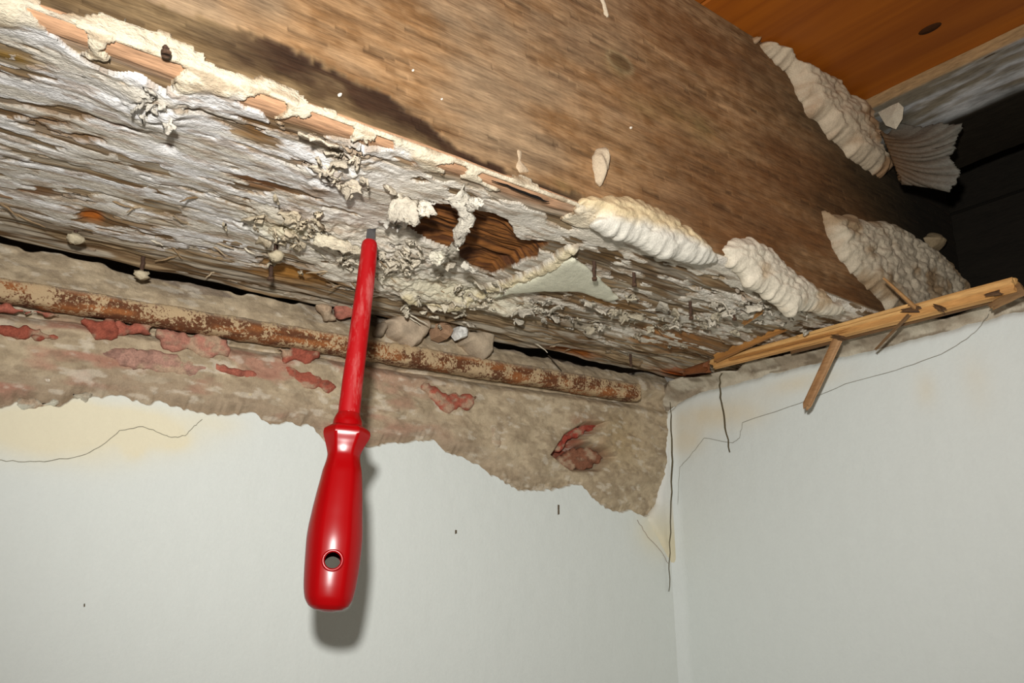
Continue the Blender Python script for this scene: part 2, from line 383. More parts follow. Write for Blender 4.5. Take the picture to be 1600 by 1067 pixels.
# ---- underside colour
bc = mix(lin((150, 128, 98)), lin((92, 68, 42)), sst(0.35, 0.68, grain * 0.6 + grain2 * 0.4))
bc = mix(bc, lin((172, 164, 148)), 0.6 * sst(0.46, 0.62, fbm(Xg * 5, Sg * 60, 4, 61)))
bc = mix(bc, lin((100, 74, 44)), 0.6 * sst(0.55, 0.75, blot))
for (px, py, rx, ry, c, k) in (
    (470, 432, .13, .07, (150, 104, 46), 1.3), (890, 552, .13, .05, (140, 78, 26), 1.3), (1050, 530, .22, .12, (140, 92, 44), .9), (930, 465, .2, .06, (150, 110, 60), .8),
    (1060, 582, .12, .06, (150, 72, 22), 1.4), (145, 335, .03, .03, (150, 82, 24), 1.6), (265, 230, .022, .02, (110, 70, 24), 1.5), (100, 195, .1, .06, (112, 78, 40), 1.1),
    (20, 85, .05, .02, (128, 98, 44), 1.2), (40, 300, .06, .05, (120, 78, 40), .8), (200, 200, .06, .05, (120, 80, 44), 1.0), (410, 205, .06, .05, (120, 88, 52), 1.0),
    (480, 245, .05, .03, (112, 74, 40), 1.0), (430, 290, .08, .03, (110, 72, 38), .9), (950, 400, .16, .1, (96, 72, 42), 1.0), (1020, 430, .1, .05, (88, 64, 38), .8), (400, 280, .05, .02, (112, 70, 34), .8)):
    bc = mix(bc, lin(c) * (0.7 + 0.6 * grain2)[..., None], np.clip(k * gb(px, py, rx, ry) + k * 0.8 * warp * (gb(px, py, rx, ry) > 0.1), 0, 1))
pit = bpoly([(636, 360), (652, 342), (676, 318), (705, 318), (735, 326), (775, 332), (800, 352), (812, 372), (852, 378), (835, 400), (800, 418), (770, 430), (735, 418), (715, 395), (690, 385)]) + warp * 0.03
pitm = sst(-0.012, 0.035, pit)
pc = mix(lin((128, 80, 36)), lin((80, 46, 22)), sst(0.3, 0.62, fbm(Xg * 6, Sg * 110, 4, 71)))
bc = mix(bc, pc, sst(-0.012, 0.004, pit))
stripe = sst(0.075, 0.0, Yg - F) * is_bot                # bare pinkish wood along the front arris
bc = mix(bc, lin((176, 136, 104)) * (0.8 + 0.4 * grain)[..., None], np.clip(stripe * 1.5, 0, 1) * sst(1.62, 1.3, Xg))
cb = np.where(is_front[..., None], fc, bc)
# ---- relief
rel = np.where(is_front, (grain_r - 0.5) * 0.006 + (mott - 0.5) * 0.003 - 0.004 * crk - 0.006 * dk + 0.012 * (blot - 0.5),
               ((grain_r - 0.5) * 0.020 + (fbm(Xg * 8, Sg * 60, 2, 39) - 0.5) * 0.010) * (0.5 + 0.9 * sst(2.15, 2.4, Yg) + 0.6 * sst(1.5, 1.9, Xg)) + 0.03 * (blot - 0.5))
rel = rel - np.where(is_front, 0, pitm * (0.032 + 0.03 * (fbm(Xg * 6, Sg * 110, 4, 71) - 0.5)))
for (px, py, rx, ry, k) in ((145, 335, .03, .03, .015), (265, 230, .022, .016, .05), (470, 432, .12, .05, .02), (890, 552, .12, .05, .02), (100, 195, .08, .04, .02)):
    rel = rel - k * gb(px, py, rx, ry) * is_bot
fade = np.where(Zg > ZT - 0.03, 0.2, 1.0)
Vb = np.stack([Xg, Yg + ny_[None] * rel * fade, Zg + nz_[None] * rel * fade], -1)
beam = empty('timber_beam', (1.4, 2.1, 1.0), 'massive old brown timber beam running along the back wall, its underside rotten', 'beam')
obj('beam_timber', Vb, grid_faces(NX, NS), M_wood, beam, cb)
# a long shrinkage crack low on the front face
tube('crack', [onY(x, y, F - 0.004) for x, y in [(768, 282), (800, 293), (840, 309), (858, 315)]], [.001, .003, .004, .001], M_dirt, beam, 6, 0.001, 3, lin((14, 9, 6)), 4)

# ================================================================== FUNGUS CRUST on the underside
sl = slice(NF - 6, NF + NC + NB - 4)
X2, Y2, Z2, S2 = Xg[:, sl], Yg[:, sl], Zg[:, sl], Sg[:, sl]
ny2, nz2 = ny_[sl], nz_[sl]
gs = lambda *a: gb(*a)[:, sl]
cov = np.full(X2.shape, 0.0)
tq = (Y2 - F) / (YB - F)                                   # 0 at the front arris, 1 at the rear
cov += 0.46 * sst(0.92, 0.66, tq + 0.05 * np.sin(X2 * 5)) - 0.26 * sst(0.70, 0.86, tq)
cov -= 0.38 * sst(1.45, 1.85, X2) * sst(0.0, 0.15, tq)
for (px, py, rx, ry, k) in (
    (20, 85, .08, .05, -.5), (90, 90, .2, .05, -.33), (100, 195, .14, .06, -.5), (200, 200, .08, .06, -.4), (410, 205, .08, .06, -.45), (145, 335, .05, .05, -.7), (265, 230, .025, .02, -.9),
    (480, 248, .06, .03, -.5), (430, 290, .09, .03, -.4), (650, 262, .12, .05, -.3), (260, 330, .07, .05, -.35), (40, 200, .05, .03, -.3), (230, 75, .2, .03, -.2),
    (600, 390, .22, .12, .35), (700, 450, .22, .08, .45), (560, 330, .16, .10, .35), (440, 350, .10, .10, .3), (300, 240, .2, .1, .25), (820, 350, .10, .10, .45), (640, 240, .12, .05, .15),
    (1150, 480, .15, .08, .4), (1240, 500, .2, .05, .4), (1090, 470, .1, .06, .25), (920, 350, .1, .05, .5), (790, 480, .08, .06, .55), (850, 480, .12, .05, .35), (240, 170, .08, .10, .5),
    (20, 300, .03, .03, .6), (1000, 480, .2, .04, .3), (1180, 460, .1, .06, .3), (470, 432, .14, .06, -.5), (890, 400, .12, .06, -.5), (960, 400, .15, .07, -.25)):
    cov += k * gs(px, py, rx, ry)
pit2 = pit[:, sl]
cov = np.where(pit2 > 0, -1.0, cov)
ring = sst(0.10, 0.0, np.abs(pit2 + 0.04)); cov += 0.35 * ring * (pit2 < 0)
nz = 0.55 * fbm(X2 * 7, S2 * 20, 4, 101, 0.6) + 0.45 * fbm(X2 * 10, S2 * 36, 3, 107, 0.6); nz3 = fbm(X2 * 3, S2 * 7, 3, 131)
cov -= 0.75 * sst(0.54, 0.66, 0.6 * fbm(X2 * 9, S2 * 30, 4, 111) + 0.4 * fbm(X2 * 2.5, S2 * 6, 3, 113)) * (1 - 0.7 * np.clip(gs(640, 420, .4, .15), 0, 1)) * sst(0.05, 0.10, Y2 - F)
mval = cov * 0.62 + (nz - 0.5) * 1.5 + (nz3 - 0.5) * 0.5 + 0.03
# cream rind on the arris itself, with bare gaps
rind = sst(0.060, 0.02, Y2 - F + 0.16 * (fbm(X2 * 8, S2 * 6, 3, 151) - 0.5)) * sst(1.62, 1.5, X2)
gaps = np.zeros_like(X2)
for a, b in ((0.13, 0.20), (0.24, 0.36), (0.49, 0.58), (0.60, 0.74), (0.76, 0.84), (1.0, 1.06), (1.13, 1.42)):
    gaps = np.maximum(gaps, sst(a - .015, a + .015, X2 + 0.20 * (nz - .5)) * sst(b + .02, b - .02, X2 + 0.06 * (nz - .5)))
rt_ = sst(-0.02, 0.02, fbm(X2 * 6, S2 * 3, 3, 161) - 0.30)
mval = np.where(rind > 0.02, np.maximum(mval * 0.5, rind * 0.5) - 0.9 * gaps * sst(0.0, 0.010, Y2 - F), mval)
mval = np.where(Y2 <= F + 0.001, rind * 0.5 - 0.47 - 0.12 * sst(0.3, 0.9, X2) - 0.25 * (Z2 - 1 - rc) / 0.03 + 0.9 * (fbm(X2 * 9, S2 * 20, 4, 155) - 0.5), mval)
thickz = 0.006 + 0.006 * sst(0.0, 0.4, mval) * (0.3 + nz3)
for (px, py, rx, ry, k) in ((680, 455, .22, .06, .025), (600, 390, .16, .10, .010), (440, 355, .08, .10, .02), (790, 480, .06, .05, .03), (540, 260, .05, .12, .015), (240, 170, .08, .1, .02), (1180, 460, .14, .07, .02)):
    thickz += k * gs(px, py, rx, ry)
lumps = fbm(X2 * 26, S2 * 26, 3, 171) - 0.5; fine = fbm(X2 * 50, S2 * 60, 2, 181) - 0.5
lip = np.exp(-((mval - 0.02) / 0.035) ** 2)
terr = (0.0015 + 0.010 * gs(600, 400, .5, .2)) * (np.floor(nz * 9) / 9 + 0.11 * sst(0.7, 1.0, (nz * 9) % 1.0) - 0.5)       # shelly layers
rough = np.clip(gs(680, 450, .3, .10) + gs(600, 390, .25, .14) + gs(450, 345, .12, .14) + gs(530, 250, .08, .14) + gs(240, 150, .08, .1) + 0.6 * gs(1170, 470, .25, .1) + 0.5 * gs(850, 480, .2, .06), 0, 1)
rimline = line_dist(np.stack([X2, Y2], -1), [bot(*p) for p in [(892, 384), (872, 402), (846, 416), (815, 430), (786, 442), (748, 456), (700, 468), (660, 464), (636, 446)]])
rimw = 0.030 * (0.2 + 1.4 * fbm(X2 * 9, S2 * 9, 4, 231))
rimm = sst(1.0, 0.4, rimline / rimw)
mval = np.maximum(mval, rimm * 0.3 - 0.02)
ridge = 0.020 * np.sqrt(np.clip(1 - (rimline / rimw) ** 2, 0, 1)) * (0.3 + 1.3 * fbm(X2 * 12, S2 * 18, 4, 233))
ridge = np.where(rimline < rimw, ridge, 0)
hgt = np.where(mval > 0, thickz + (0.007 + 0.024 * rough) * lumps + (0.0035 + 0.009 * rough) * fine + 0.005 * lip + terr + ridge, -0.012)
soft = 1 - np.clip(rough * 1.6 + rimm, 0, 1) - 0.8 * np.clip(rind, 0, 1); soft = np.clip(soft, 0, 1)
hgt = np.where(mval > 0, np.maximum(hgt, 0.004), hgt)
ramp = sst(0.0, 0.12, mval)
hgt = np.where(mval > 0, hgt * (1 - soft * (1 - ramp) * 0.9) * (1 - 0.45 * soft), np.where(soft > 0.5, -0.006, hgt))
rel2 = rel[:, sl]
off2 = 0.03 * (blot[:, sl] - 0.5) + (rel2 - 0.03 * (blot[:, sl] - 0.5)) * 0.22 + hgt
Vc = np.stack([X2, Y2 + ny2[None] * off2, Z2 + nz2[None] * off2], -1)
c1 = mix(lin((220, 217, 214)), lin((198, 190, 176)), sst(0.35, 0.7, fbm(X2 * 4, S2 * 30, 4, 191)))
c1 = mix(c1, lin((220, 210, 192)), np.clip(sst(0.7, 1.05, X2) * 0.75 + rind, 0, 1))
c1 = mix(c1, lin((214, 204, 166)), 0.6 * np.clip(gs(720, 455, .3, .08) + gs(440, 350, .1, .08), 0, 1))
c1 = mix(c1, lin((214, 200, 174)), np.clip(rind * 0.9, 0, 1))
c1 = mix(c1, lin((156, 128, 94)), 0.75 * sst(0.50, 0.66, fbm(X2 * 9, S2 * 40, 4, 201)) * sst(0.22, 0.02, mval))
c1 = mix(c1, lin((140, 112, 82)), 0.75 * np.clip(gs(470, 320, .05, .10) + gs(500, 290, .05, .06) - 0.1, 0, 1) * sst(0.4, 0.6, nz))
c1 = mix(c1, lin((134, 104, 70)), 0.5 * sst(0.56, 0.66, fbm(X2 * 14, S2 * 70, 4, 211)))
c1 = mix(c1, lin((222, 206, 166)), 0.8 * rimm)
c1 = mix(c1, cb[:, sl] * 1.05, 0.85 * soft * sst(0.10, 0.0, mval + 0.10 * (fbm(X2 * 26, S2 * 60, 2, 241) - .5)))
f = grid_faces(*X2.shape); keep = (mval.ravel()[f] > 0).any(1); f = f[keep]; u = np.unique(f); rm = np.zeros(X2.size, int); rm[u] = np.arange(len(u))
crust = empty('fungus_crust', (1.2, 2.0, 1.0), 'peeling grey-white dry rot crust coating the underside of the timber beam', 'fungus')
obj('crust_skin', Vc.reshape(-1, 3)[u], rm[f], M_crust, crust, c1.reshape(-1, 3)[u])

def flap(p, ang, L, W, curl, seed, col, parent, name='flap', nu=12, nv=9, z0=0.99, rag=0.35, lift=0.0):
    """torn, curling tongue of skin: rooted on the underside at p, curling down and away"""
    rs = np.random.RandomState(seed); u = np.linspace(0, 1, nu); v = np.linspace(-1, 1, nv)
    U, V_ = np.meshgrid(u, v, indexing='ij')
    endr = 1 - rag * rs.rand(nv)[None] * U
    wid = W / 2 * (1 - 0.35 * U * rs.rand()) * (1 + 0.5 * (rs.rand(nu)[:, None] - 0.5))
    a = curl * U * endr
    c = max(abs(curl), 1e-3)
    al = L * np.sin(a) / c * np.sign(curl); dn = L * (1 - np.cos(a)) / c
    cross = V_ * wid + 0.004 * rs.randn(nu, nv)
    dn = dn + lift * U - 0.22 * W * (V_ ** 2) * U * (rs.rand() - 0.2) + 0.0025 * rs.randn(nu, nv)
    ca, sa = math.cos(ang), math.sin(ang)
    q = np.stack([p[0] + al * ca - cross * sa, p[1] + al * sa + cross * ca, z0 - dn], -1)
    C = lin(col) * (0.85 + 0.25 * rs.rand(nu, nv, 1))
    return obj(name, q, grid_faces(nu, nv), M_crust, parent, C, thick=0.005)
# the big tongues round the rotten hole
zc = 0.955
def strip(name, pts, widths, seed, col, parent, zs, twist=None):
    """a torn ribbon through given points, ragged on both sides"""
    rs = np.random.RandomState(seed); k = len(pts); n = 5 * (k - 1) + 1; t = np.linspace(0, k - 1, n)
    P = np.array([onZ(x, y, z) for (x, y), z in zip(pts, zs)])
    P = np.stack([np.interp(t, np.arange(k), P[:, i]) for i in range(3)], 1); w = np.interp(t, np.arange(k), widths)
    T = np.gradient(P, axis=0); T /= np.linalg.norm(T, axis=1)[:, None]
    view = P / np.linalg.norm(P, axis=1)[:, None]; Sd = np.cross(T, view); Sd /= np.linalg.norm(Sd, axis=1)[:, None]; Nn = np.cross(Sd, T)
    v = np.linspace(-1, 1, 9)
    jag = 1 + 0.55 * (rs.rand(n, 2) - 0.5)
    V = []
    for j in v:
        ww = w * np.where(j < 0, jag[:, 0], jag[:, 1])
        V.append(P + Sd * (j * ww / 2)[:, None] + Nn * ((j * j) * w * 0.28 + 0.004 * rs.randn(n))[:, None])
    V = np.stack(V, 1); C = lin(col) * (0.85 + 0.22 * rs.rand(n, 9, 1))
    return obj(name, V, grid_faces(n, 9), M_crust, parent, C, thick=0.004)
strip('flap', [(712, 305), (724, 322), (730, 342), (720, 362), (714, 385)], [.07, .05, .035, .04, .02], 1, (206, 198, 182), crust, [.965, .95, .93, .91, .90])
strip('flap', [(730, 320), (742, 318), (755, 315)], [.04, .03, .012], 2, (222, 214, 198), crust, [.95, .94, .94])
strip('flap', [(712, 385), (700, 392), (688, 396), (676, 398)], [.025, .02, .018, .02], 3, (224, 218, 200), crust, [.90, .92, .94, .95])
strip('flap', [(610, 318), (630, 326), (646, 340), (650, 352)], [.07, .075, .05, .02], 4, (204, 194, 176), crust, [.965, .95, .925, .915])
strip('flap', [(672, 320), (664, 328), (655, 332)], [.05, .04, .015], 5, (224, 214, 196), crust, [.955, .94, .93])
strip('flap', [(700, 398), (690, 400), (680, 404), (676, 412)], [.02, .04, .04, .02], 6, (226, 218, 198), crust, [.95, .93, .915, .91])
strip('flap', [(722, 412), (730, 418), (742, 424)], [.02, .018, .01], 7, (220, 212, 196), crust, [.94, .93, .93])
strip('flap', [(490, 372), (510, 378), (540, 386), (566, 394)], [.03, .035, .035, .02], 13, (224, 212, 186), crust, [.96, .945, .945, .955])
# pale smooth film right of the rim
blob('smooth_film', [(868, 404), (895, 396), (920, 412), (950, 440), (966, 458), (948, 462), (905, 446), (850, 446), (800, 450), (762, 462), (800, 440), (846, 422)], 'bottom', 0.012, M_pad,
     lambda P, h, d: lin((216, 213, 190)) * (0.92 + 0.16 * fbm(P[:, 0] * 12, P[:, 1] * 20, 3, 8))[:, None], crust, 0.008, 0.03, off=0.02, back=0.02)
# small curled scales
rs = np.random.RandomState(11)
clusters = [(690, 465, 60, 22, 46, (224, 213, 190)), (600, 400, 60, 28, 40, (222, 210, 188)), (460, 345, 45, 38, 30, (212, 196, 168)), (530, 255, 30, 40, 20, (210, 196, 174)),
            (650, 330, 50, 40, 12, (214, 208, 196)), (1150, 480, 70, 26, 26, (210, 200, 182)), (850, 480, 70, 22, 22, (206, 196, 178)), (1000, 500, 110, 36, 26, (196, 184, 160)),
            (245, 150, 22, 22, 10, (206, 198, 184))]
for cx_, cy_, sx, sy, n, c in clusters:
    for i in range(n):
        px, py = cx_ + rs.randn() * sx * 0.7, cy_ + rs.randn() * sy * 0.6
        q = bot(px, py)
        if not (F + 0.06 < q[1] < YB - 0.06) or not (-0.1 < q[0] < 2.9): continue
        ix = int(np.searchsorted(xs, q[0])); iy = NF + NC + int((q[1] - F - rc) / (YB - F - rc) * (NB - 1))
        if pit[ix, iy] > -0.01: continue
        zz = 1.0 - rel[ix, iy] - 0.02
        L = 0.018 + 0.045 * rs.rand() ** 2.2
        flap(q, -1.2 + 1.3 * rs.randn(), L, L * (0.5 + 0.9 * rs.rand()), (0.9 + 1.3 * rs.rand()), rs.randint(1e6), np.array(c) * (0.9 + 0.12 * rs.rand()), crust, 'flap', 6, 6, zz)

# torn wood fibres hanging from the rotten face
rs = np.random.RandomState(21)
for i in range(48):
    px = rs.choice([rs.uniform(20, 520), rs.uniform(640, 1080)]); q = None
    base = onZ(px, 0, 1.0); yy = rs.uniform(F + 0.5, YB - 0.05)
    x_ = rs.uniform(0.1, 2.75); ix = int(np.searchsorted(xs, x_)); iy = NF + NC + int((yy - F - rc) / (YB - F - rc) * (NB - 1))
    p = np.array([x_, yy, 1.0 - rel[ix, iy] + 0.004]); L = rs.uniform(0.03, 0.10); a = rs.randn() * 0.35
    d = np.array([math.cos(a) * rs.choice([-1, 1]), math.sin(a), 0])
    tube('wood_fibre', [p, p + d * L * .5 + np.array([0, 0, -0.008 - .01 * rs.rand()]), p + d * L + np.array([0, 0, -0.012 - .03 * rs.rand()])], [.0045, .0035, .0015], M_pine, beam, 5, 0.001, i, lin(((170, 150, 122), (140, 116, 86), (206, 196, 176))[rs.randint(3)]), 3)

# ================================================================== FUNGUS PADS
def pad_bump(s, k, amp, ang=0.0, sx=1.0):
    ca, sa = math.cos(ang), math.sin(ang)
    def fn(u, v):
        a = (u * ca + v * sa) * k * sx; b = (-u * sa + v * ca) * k
        w = worley(a + 0.6 * (fbm(a, b, 2, s) - .5), b, s); w2 = worley(a * 2.1, b * 2.1, s + 3)
        return amp * (0.9 - 1.1 * w * w) + amp * 0.35 * (0.8 - w2 * w2) + amp * 0.6 * (fbm(a * 3, b * 3, 3, s + 9) - 0.5) + amp * 1.6 * (fbm(a * 0.4, b * 0.4, 3, s + 12) - 0.5)
    return fn
def pad_col(c_hi, c_lo, s, k=9):
    def fn(P, h, d):
        n = fbm(P[:, 0] * k, P[:, 1] * k, 4, s)
        return mix(lin(c_hi), lin(c_lo), sst(0.42, 0.7, n) )
    return fn
tag(blob('fungus_pad', [(898, 322), (905, 312), (945, 303), (985, 308), (1015, 322), (1050, 344), (1085, 368), (1105, 388), (1118, 408), (1108, 416), (1085, 412), (1060, 404), (1020, 392), (985, 378), (950, 362), (925, 350), (935, 338)],
     'front', 0.034, M_pad, lambda P, h, d: mix(lin((212, 190, 150)), lin((218, 212, 198)), sst(0.01, 0.05, 1.02 - P[:, 1] + 0.04 * (fbm(P[:, 0] * 9, P[:, 1] * 9, 3, 4) - .5) + 0.02)),
     None, 0.0045, 0.035, pad_bump(5, 46, 0.010, 0.0, 0.5), amp=0.014, back=0.045, seed=3, flat=0.75), 'long cream and white fungus roll on the lower front edge of the beam', 'fungus')
tag(blob('fungus_pad', [(1130, 392), (1145, 376), (1172, 373), (1200, 386), (1222, 412), (1250, 436), (1285, 455), (1318, 486), (1300, 494), (1262, 482), (1236, 490), (1215, 472), (1190, 458), (1172, 448), (1158, 428), (1140, 414)],
     'front', 0.032, M_pad, pad_col((214, 203, 182), (188, 163, 130), 14), None, 0.0045, 0.035, pad_bump(15, 46, 0.010, 0.0, 0.5), amp=0.014, back=0.04, seed=9, flat=0.75), 'cream lumpy fungus tongue tapering along the beam edge down to the split batten', 'fungus')
tag(blob('fungus_pad', [(1282, 330), (1300, 338), (1322, 334), (1345, 346), (1372, 346), (1402, 358), (1432, 378), (1462, 404), (1500, 446), (1510, 480), (1420, 500), (1385, 486), (1368, 462), (1345, 440), (1322, 418), (1300, 386), (1288, 356)],
     'front', 0.045, M_pad, pad_col((190, 177, 154), (152, 128, 98), 24), None, 0.006, 0.04, pad_bump(25, 34, 0.016, 0.0, 0.5), amp=0.016, flat=0.8, back=0.02, seed=19), 'big lumpy cream fungus pad on the beam face just above the split batten', 'fungus')
tag(blob('fungus_pad', [(1176, 62), (1196, 70), (1215, 78), (1240, 100), (1262, 112), (1290, 122), (1300, 140), (1318, 150), (1340, 162), (1365, 190), (1390, 222), (1398, 244), (1386, 268), (1374, 278), (1352, 264), (1325, 248), (1295, 214), (1262, 180), (1244, 148), (1226, 110), (1196, 84)],
     'front', 0.06, M_pad, pad_col((186, 168, 142), (150, 118, 86), 34), None, 0.006, 0.045, pad_bump(35, 28, 0.020, 0.0, 0.45), amp=0.018, flat=0.75, back=0.02, seed=29), 'long cream drooping fungus pad under the orange boards at the top of the beam', 'fungus')
tag(blob('fungus_pad', [(1442, 372), (1452, 364), (1462, 372), (1470, 384), (1464, 394), (1452, 390)], 'front', 0.05, M_pad, pad_col((140, 122, 94), (104, 84, 58), 44), None, 0.006, 0.03, pad_bump(45, 26, 0.012), amp=0.004, back=0.02),
    'small tan fungus knob alone on the dark end of the beam', 'fungus')
tag(blob('mortar_smear', [(932, 232), (944, 230), (949, 250), (948, 268), (938, 292), (931, 284), (926, 262), (925, 244)], 'front', 0.028, M_mortar, lambda P, h, d: lin((190, 172, 146)) * np.ones((len(P), 1)), None, 0.005, 0.02,
     lambda u, v: 0.006 * np.sin(u * 160 + v * 60), amp=0.004, back=0.01), 'beige cocoon-shaped daub stuck upright on the middle of the beam face', 'daub')
tag(blob('mortar_smear', [(807, 234), (815, 236), (813, 252), (822, 262), (828, 268), (812, 270), (805, 262), (808, 250)], 'front', 0.008, M_mortar, lambda P, h, d: lin((188, 166, 138)) * np.ones((len(P), 1)), None, 0.005, 0.01, amp=0.004, back=0.01),
    'thin pale daub smeared above the long dark crack of the beam', 'daub')
tag(blob('mortar_smear', [(934, -6), (941, -6), (947, 12), (951, 28), (946, 29), (940, 14)], 'front', 0.01, M_mortar, lambda P, h, d: lin((206, 190, 164)) * np.ones((len(P), 1)), None, 0.004, 0.01, amp=0.003, back=0.01),
    'narrow pale drip high on the beam face at the top of the photo', 'daub')
for (px, py, r, lb) in ((531, 148, 4, 'largest white mortar speck, on the dark band of the beam face'), (690, 155, 2.5, 'tiny white mortar speck nearest the middle of the beam face'), (645, 110, 2.5, 'tiny white mortar speck high on the beam face, uppermost of the specks'), (985, 200, 3, 'tiny white mortar speck above the cocoon-shaped daub')):
    tag(blob('mortar_speck', [(px + r * math.cos(a), py + r * math.sin(a)) for a in np.linspace(0, 5.6, 8)], 'front', 0.008, M_mortar, lambda P, h, d: lin((226, 216, 200)) * np.ones((len(P), 1)), None, 0.004, 0.008, amp=0.001, back=0.005),
        lb, 'speck', 'mortar specks on the beam face')

# ================================================================== BACK WALL
edge_px = [(-160, 650), (-30, 641), (0, 640), (30, 636), (95, 640), (112, 626), (140, 620), (200, 628), (240, 633), (270, 637), (300, 646), (322, 653), (345, 651), (388, 647), (402, 656), (430, 665), (480, 668), (498, 684), (515, 699),
           (575, 702), (600, 696), (640, 689), (672, 686), (690, 704), (715, 716), (740, 726), (770, 746), (795, 764), (828, 770), (860, 765), (903, 761), (920, 780), (940, 795), (985, 802), (1002, 809)]
ep = np.array([bk(*p) for p in edge_px]); 
NXW = 760; xw = np.linspace(-0.5, XR, NXW)
ez = np.interp(xw, ep[:, 0], ep[:, 1]) + 0.030 * (fbm(xw * 14, xw * 0, 4, 301) - 0.5) + 0.010 * (vn(xw * 90, xw * 0, 303) - 0.5)
wall_back = struct(empty('wall_back', (1.3, D, 0.0)))
# masonry
NZ = 230; bar0 = bk(0, 458); bar1 = bk(990, 615)
zbar = lambda x: np.interp(x, [bar0[0], bar1[0]], [bar0[1], bar1[1]])
vv = np.linspace(0, 1, NZ); XX = np.repeat(xw[:, None], NZ, 1)
ztop = 0.998 - 0.012 * fbm(xw * 6, xw * 0, 3, 311) + 0.02 * (vn(xw * 25, xw * 0, 312) - .5) + 0.03 * sst(1.05, 1.25, xw) * sst(1.98, 1.85, xw) + 0.05 * sst(2.85, 3.0, xw)
ZZ = (0.22 + (ztop - 0.22)[:, None] * vv[None])
zrel = ZZ - zbar(XX)
mn = fbm(XX * 9, ZZ * 16, 5, 321); mn2 = fbm(XX * 3, ZZ * 5, 3, 331); mn3 = fbm(XX * 40, ZZ * 70, 3, 341)
offw = 0.055 * sst(-0.03, 0.02, zrel) * sst(0.16, 0.02, zrel) + 0.035 * sst(-0.05, -0.09, zrel) + 0.05 * (mn2 - 0.5) + 0.024 * (mn - 0.5) + 0.004 * (mn3 - .5)
below_e = ZZ - ez[:, None]
offw = offw * sst(-0.02, 0.05, below_e) - 0.005
offw = offw - 0.02 * sst(-0.035, -0.045, zrel) * sst(-0.06, -0.05, zrel) * sst(2.9, 2.8, XX)
def gw(px, py, rx, rz): q = bk(px, py); return np.exp(-(((XX - q[0]) / rx) ** 2 + ((ZZ - q[1]) / rz) ** 2))
hole = poly_sd(np.stack([XX, ZZ], -1), np.array([bk(*p) for p in [(851, 712), (872, 680), (905, 660), (940, 660), (930, 674), (905, 690), (945, 700), (955, 716), (930, 738), (890, 738)]]))
offw = offw - 0.09 * sst(-0.005, 0.03, hole)
tri = poly_sd(np.stack([XX, ZZ], -1), np.array([bk(*p) for p in [(436, 592), (580, 598), (655, 640), (560, 680), (470, 640)]]))
mc = mix(lin((188, 170, 142)), lin((166, 148, 122)), sst(0.35, 0.65, 0.5 * mn + 0.5 * fbm(XX * 30, ZZ * 44, 4, 323)))
lowb = sst(0.16, 0.03, below_e + 0.05 * (mn2 - .5)) * sst(2.6, 1.6, XX)
mc = mix(mc, lin((158, 138, 116)), 0.8 * lowb)
mc = mix(mc, lin((182, 168, 146)), 0.7 * lowb * sst(0.6, 0.7, fbm(XX * 14 + ZZ * 8, ZZ * 40, 3, 351)))
mc = mix(mc, lin((172, 120, 102)), 0.75 * sst(0.46, 0.62, fbm(XX * 4, ZZ * 11, 4, 361)) * sst(-0.03, -0.08, zrel) * sst(2.0, 1.2, XX) * sst(0.0, 0.06, below_e))
mc = mix(mc, lin((122, 108, 96)), 0.8 * sst(0.5, 0.62, fbm(XX * 4, ZZ * 20, 4, 365)) * sst(0.06, 0.1, zrel))
mc = mix(mc, lin((156, 96, 70)), 0.9 * np.clip(gw(905, 680, .10, .07) * 1.2 - .1, 0, 1) * sst(0.4, 0.6, mn))
mc = mix(mc, lin((132, 64, 48)), 0.95 * sst(0.0, 0.03, hole) * sst(0.3, 0.5, mn))
mc = mix(mc, lin((176, 150, 108)), 0.5 * np.clip(gw(960, 690, .16, .12), 0, 1))
mc = mix(mc, lin((134, 116, 94)), 0.45 * sst(0.58, 0.74, fbm(XX * 26, ZZ * 40, 3, 371)))
mc = mix(mc, lin((222, 212, 194)), 0.4 * sst(0.62, 0.74, fbm(XX * 20 + ZZ * 12, ZZ * 44, 4, 372)))
Wm = np.stack([XX, D - offw, ZZ], -1)
top = np.stack([xw, np.full(NXW, D + 0.30), ztop + 0.02], -1)[:, None]; Wm = np.concatenate([Wm, top], 1); mc = np.concatenate([mc, mc[:, -1:] * 0.6], 1)
obj('masonry', Wm, grid_faces(NXW, NZ + 1), M_mortar, wall_back, mc)
# back of the dark pocket behind the beam
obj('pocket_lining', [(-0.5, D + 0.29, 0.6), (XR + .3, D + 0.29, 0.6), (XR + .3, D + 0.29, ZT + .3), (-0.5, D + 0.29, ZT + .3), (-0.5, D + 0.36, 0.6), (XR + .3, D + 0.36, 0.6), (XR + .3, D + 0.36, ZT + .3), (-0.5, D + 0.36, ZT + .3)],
    [(0, 1, 2, 3), (7, 6, 5, 4), (0, 4, 5, 1), (3, 2, 6, 7), (0, 3, 7, 4), (1, 5, 6, 2)], M_mortar, wall_back, np.tile(lin((90, 78, 66)), (8, 1)), False)
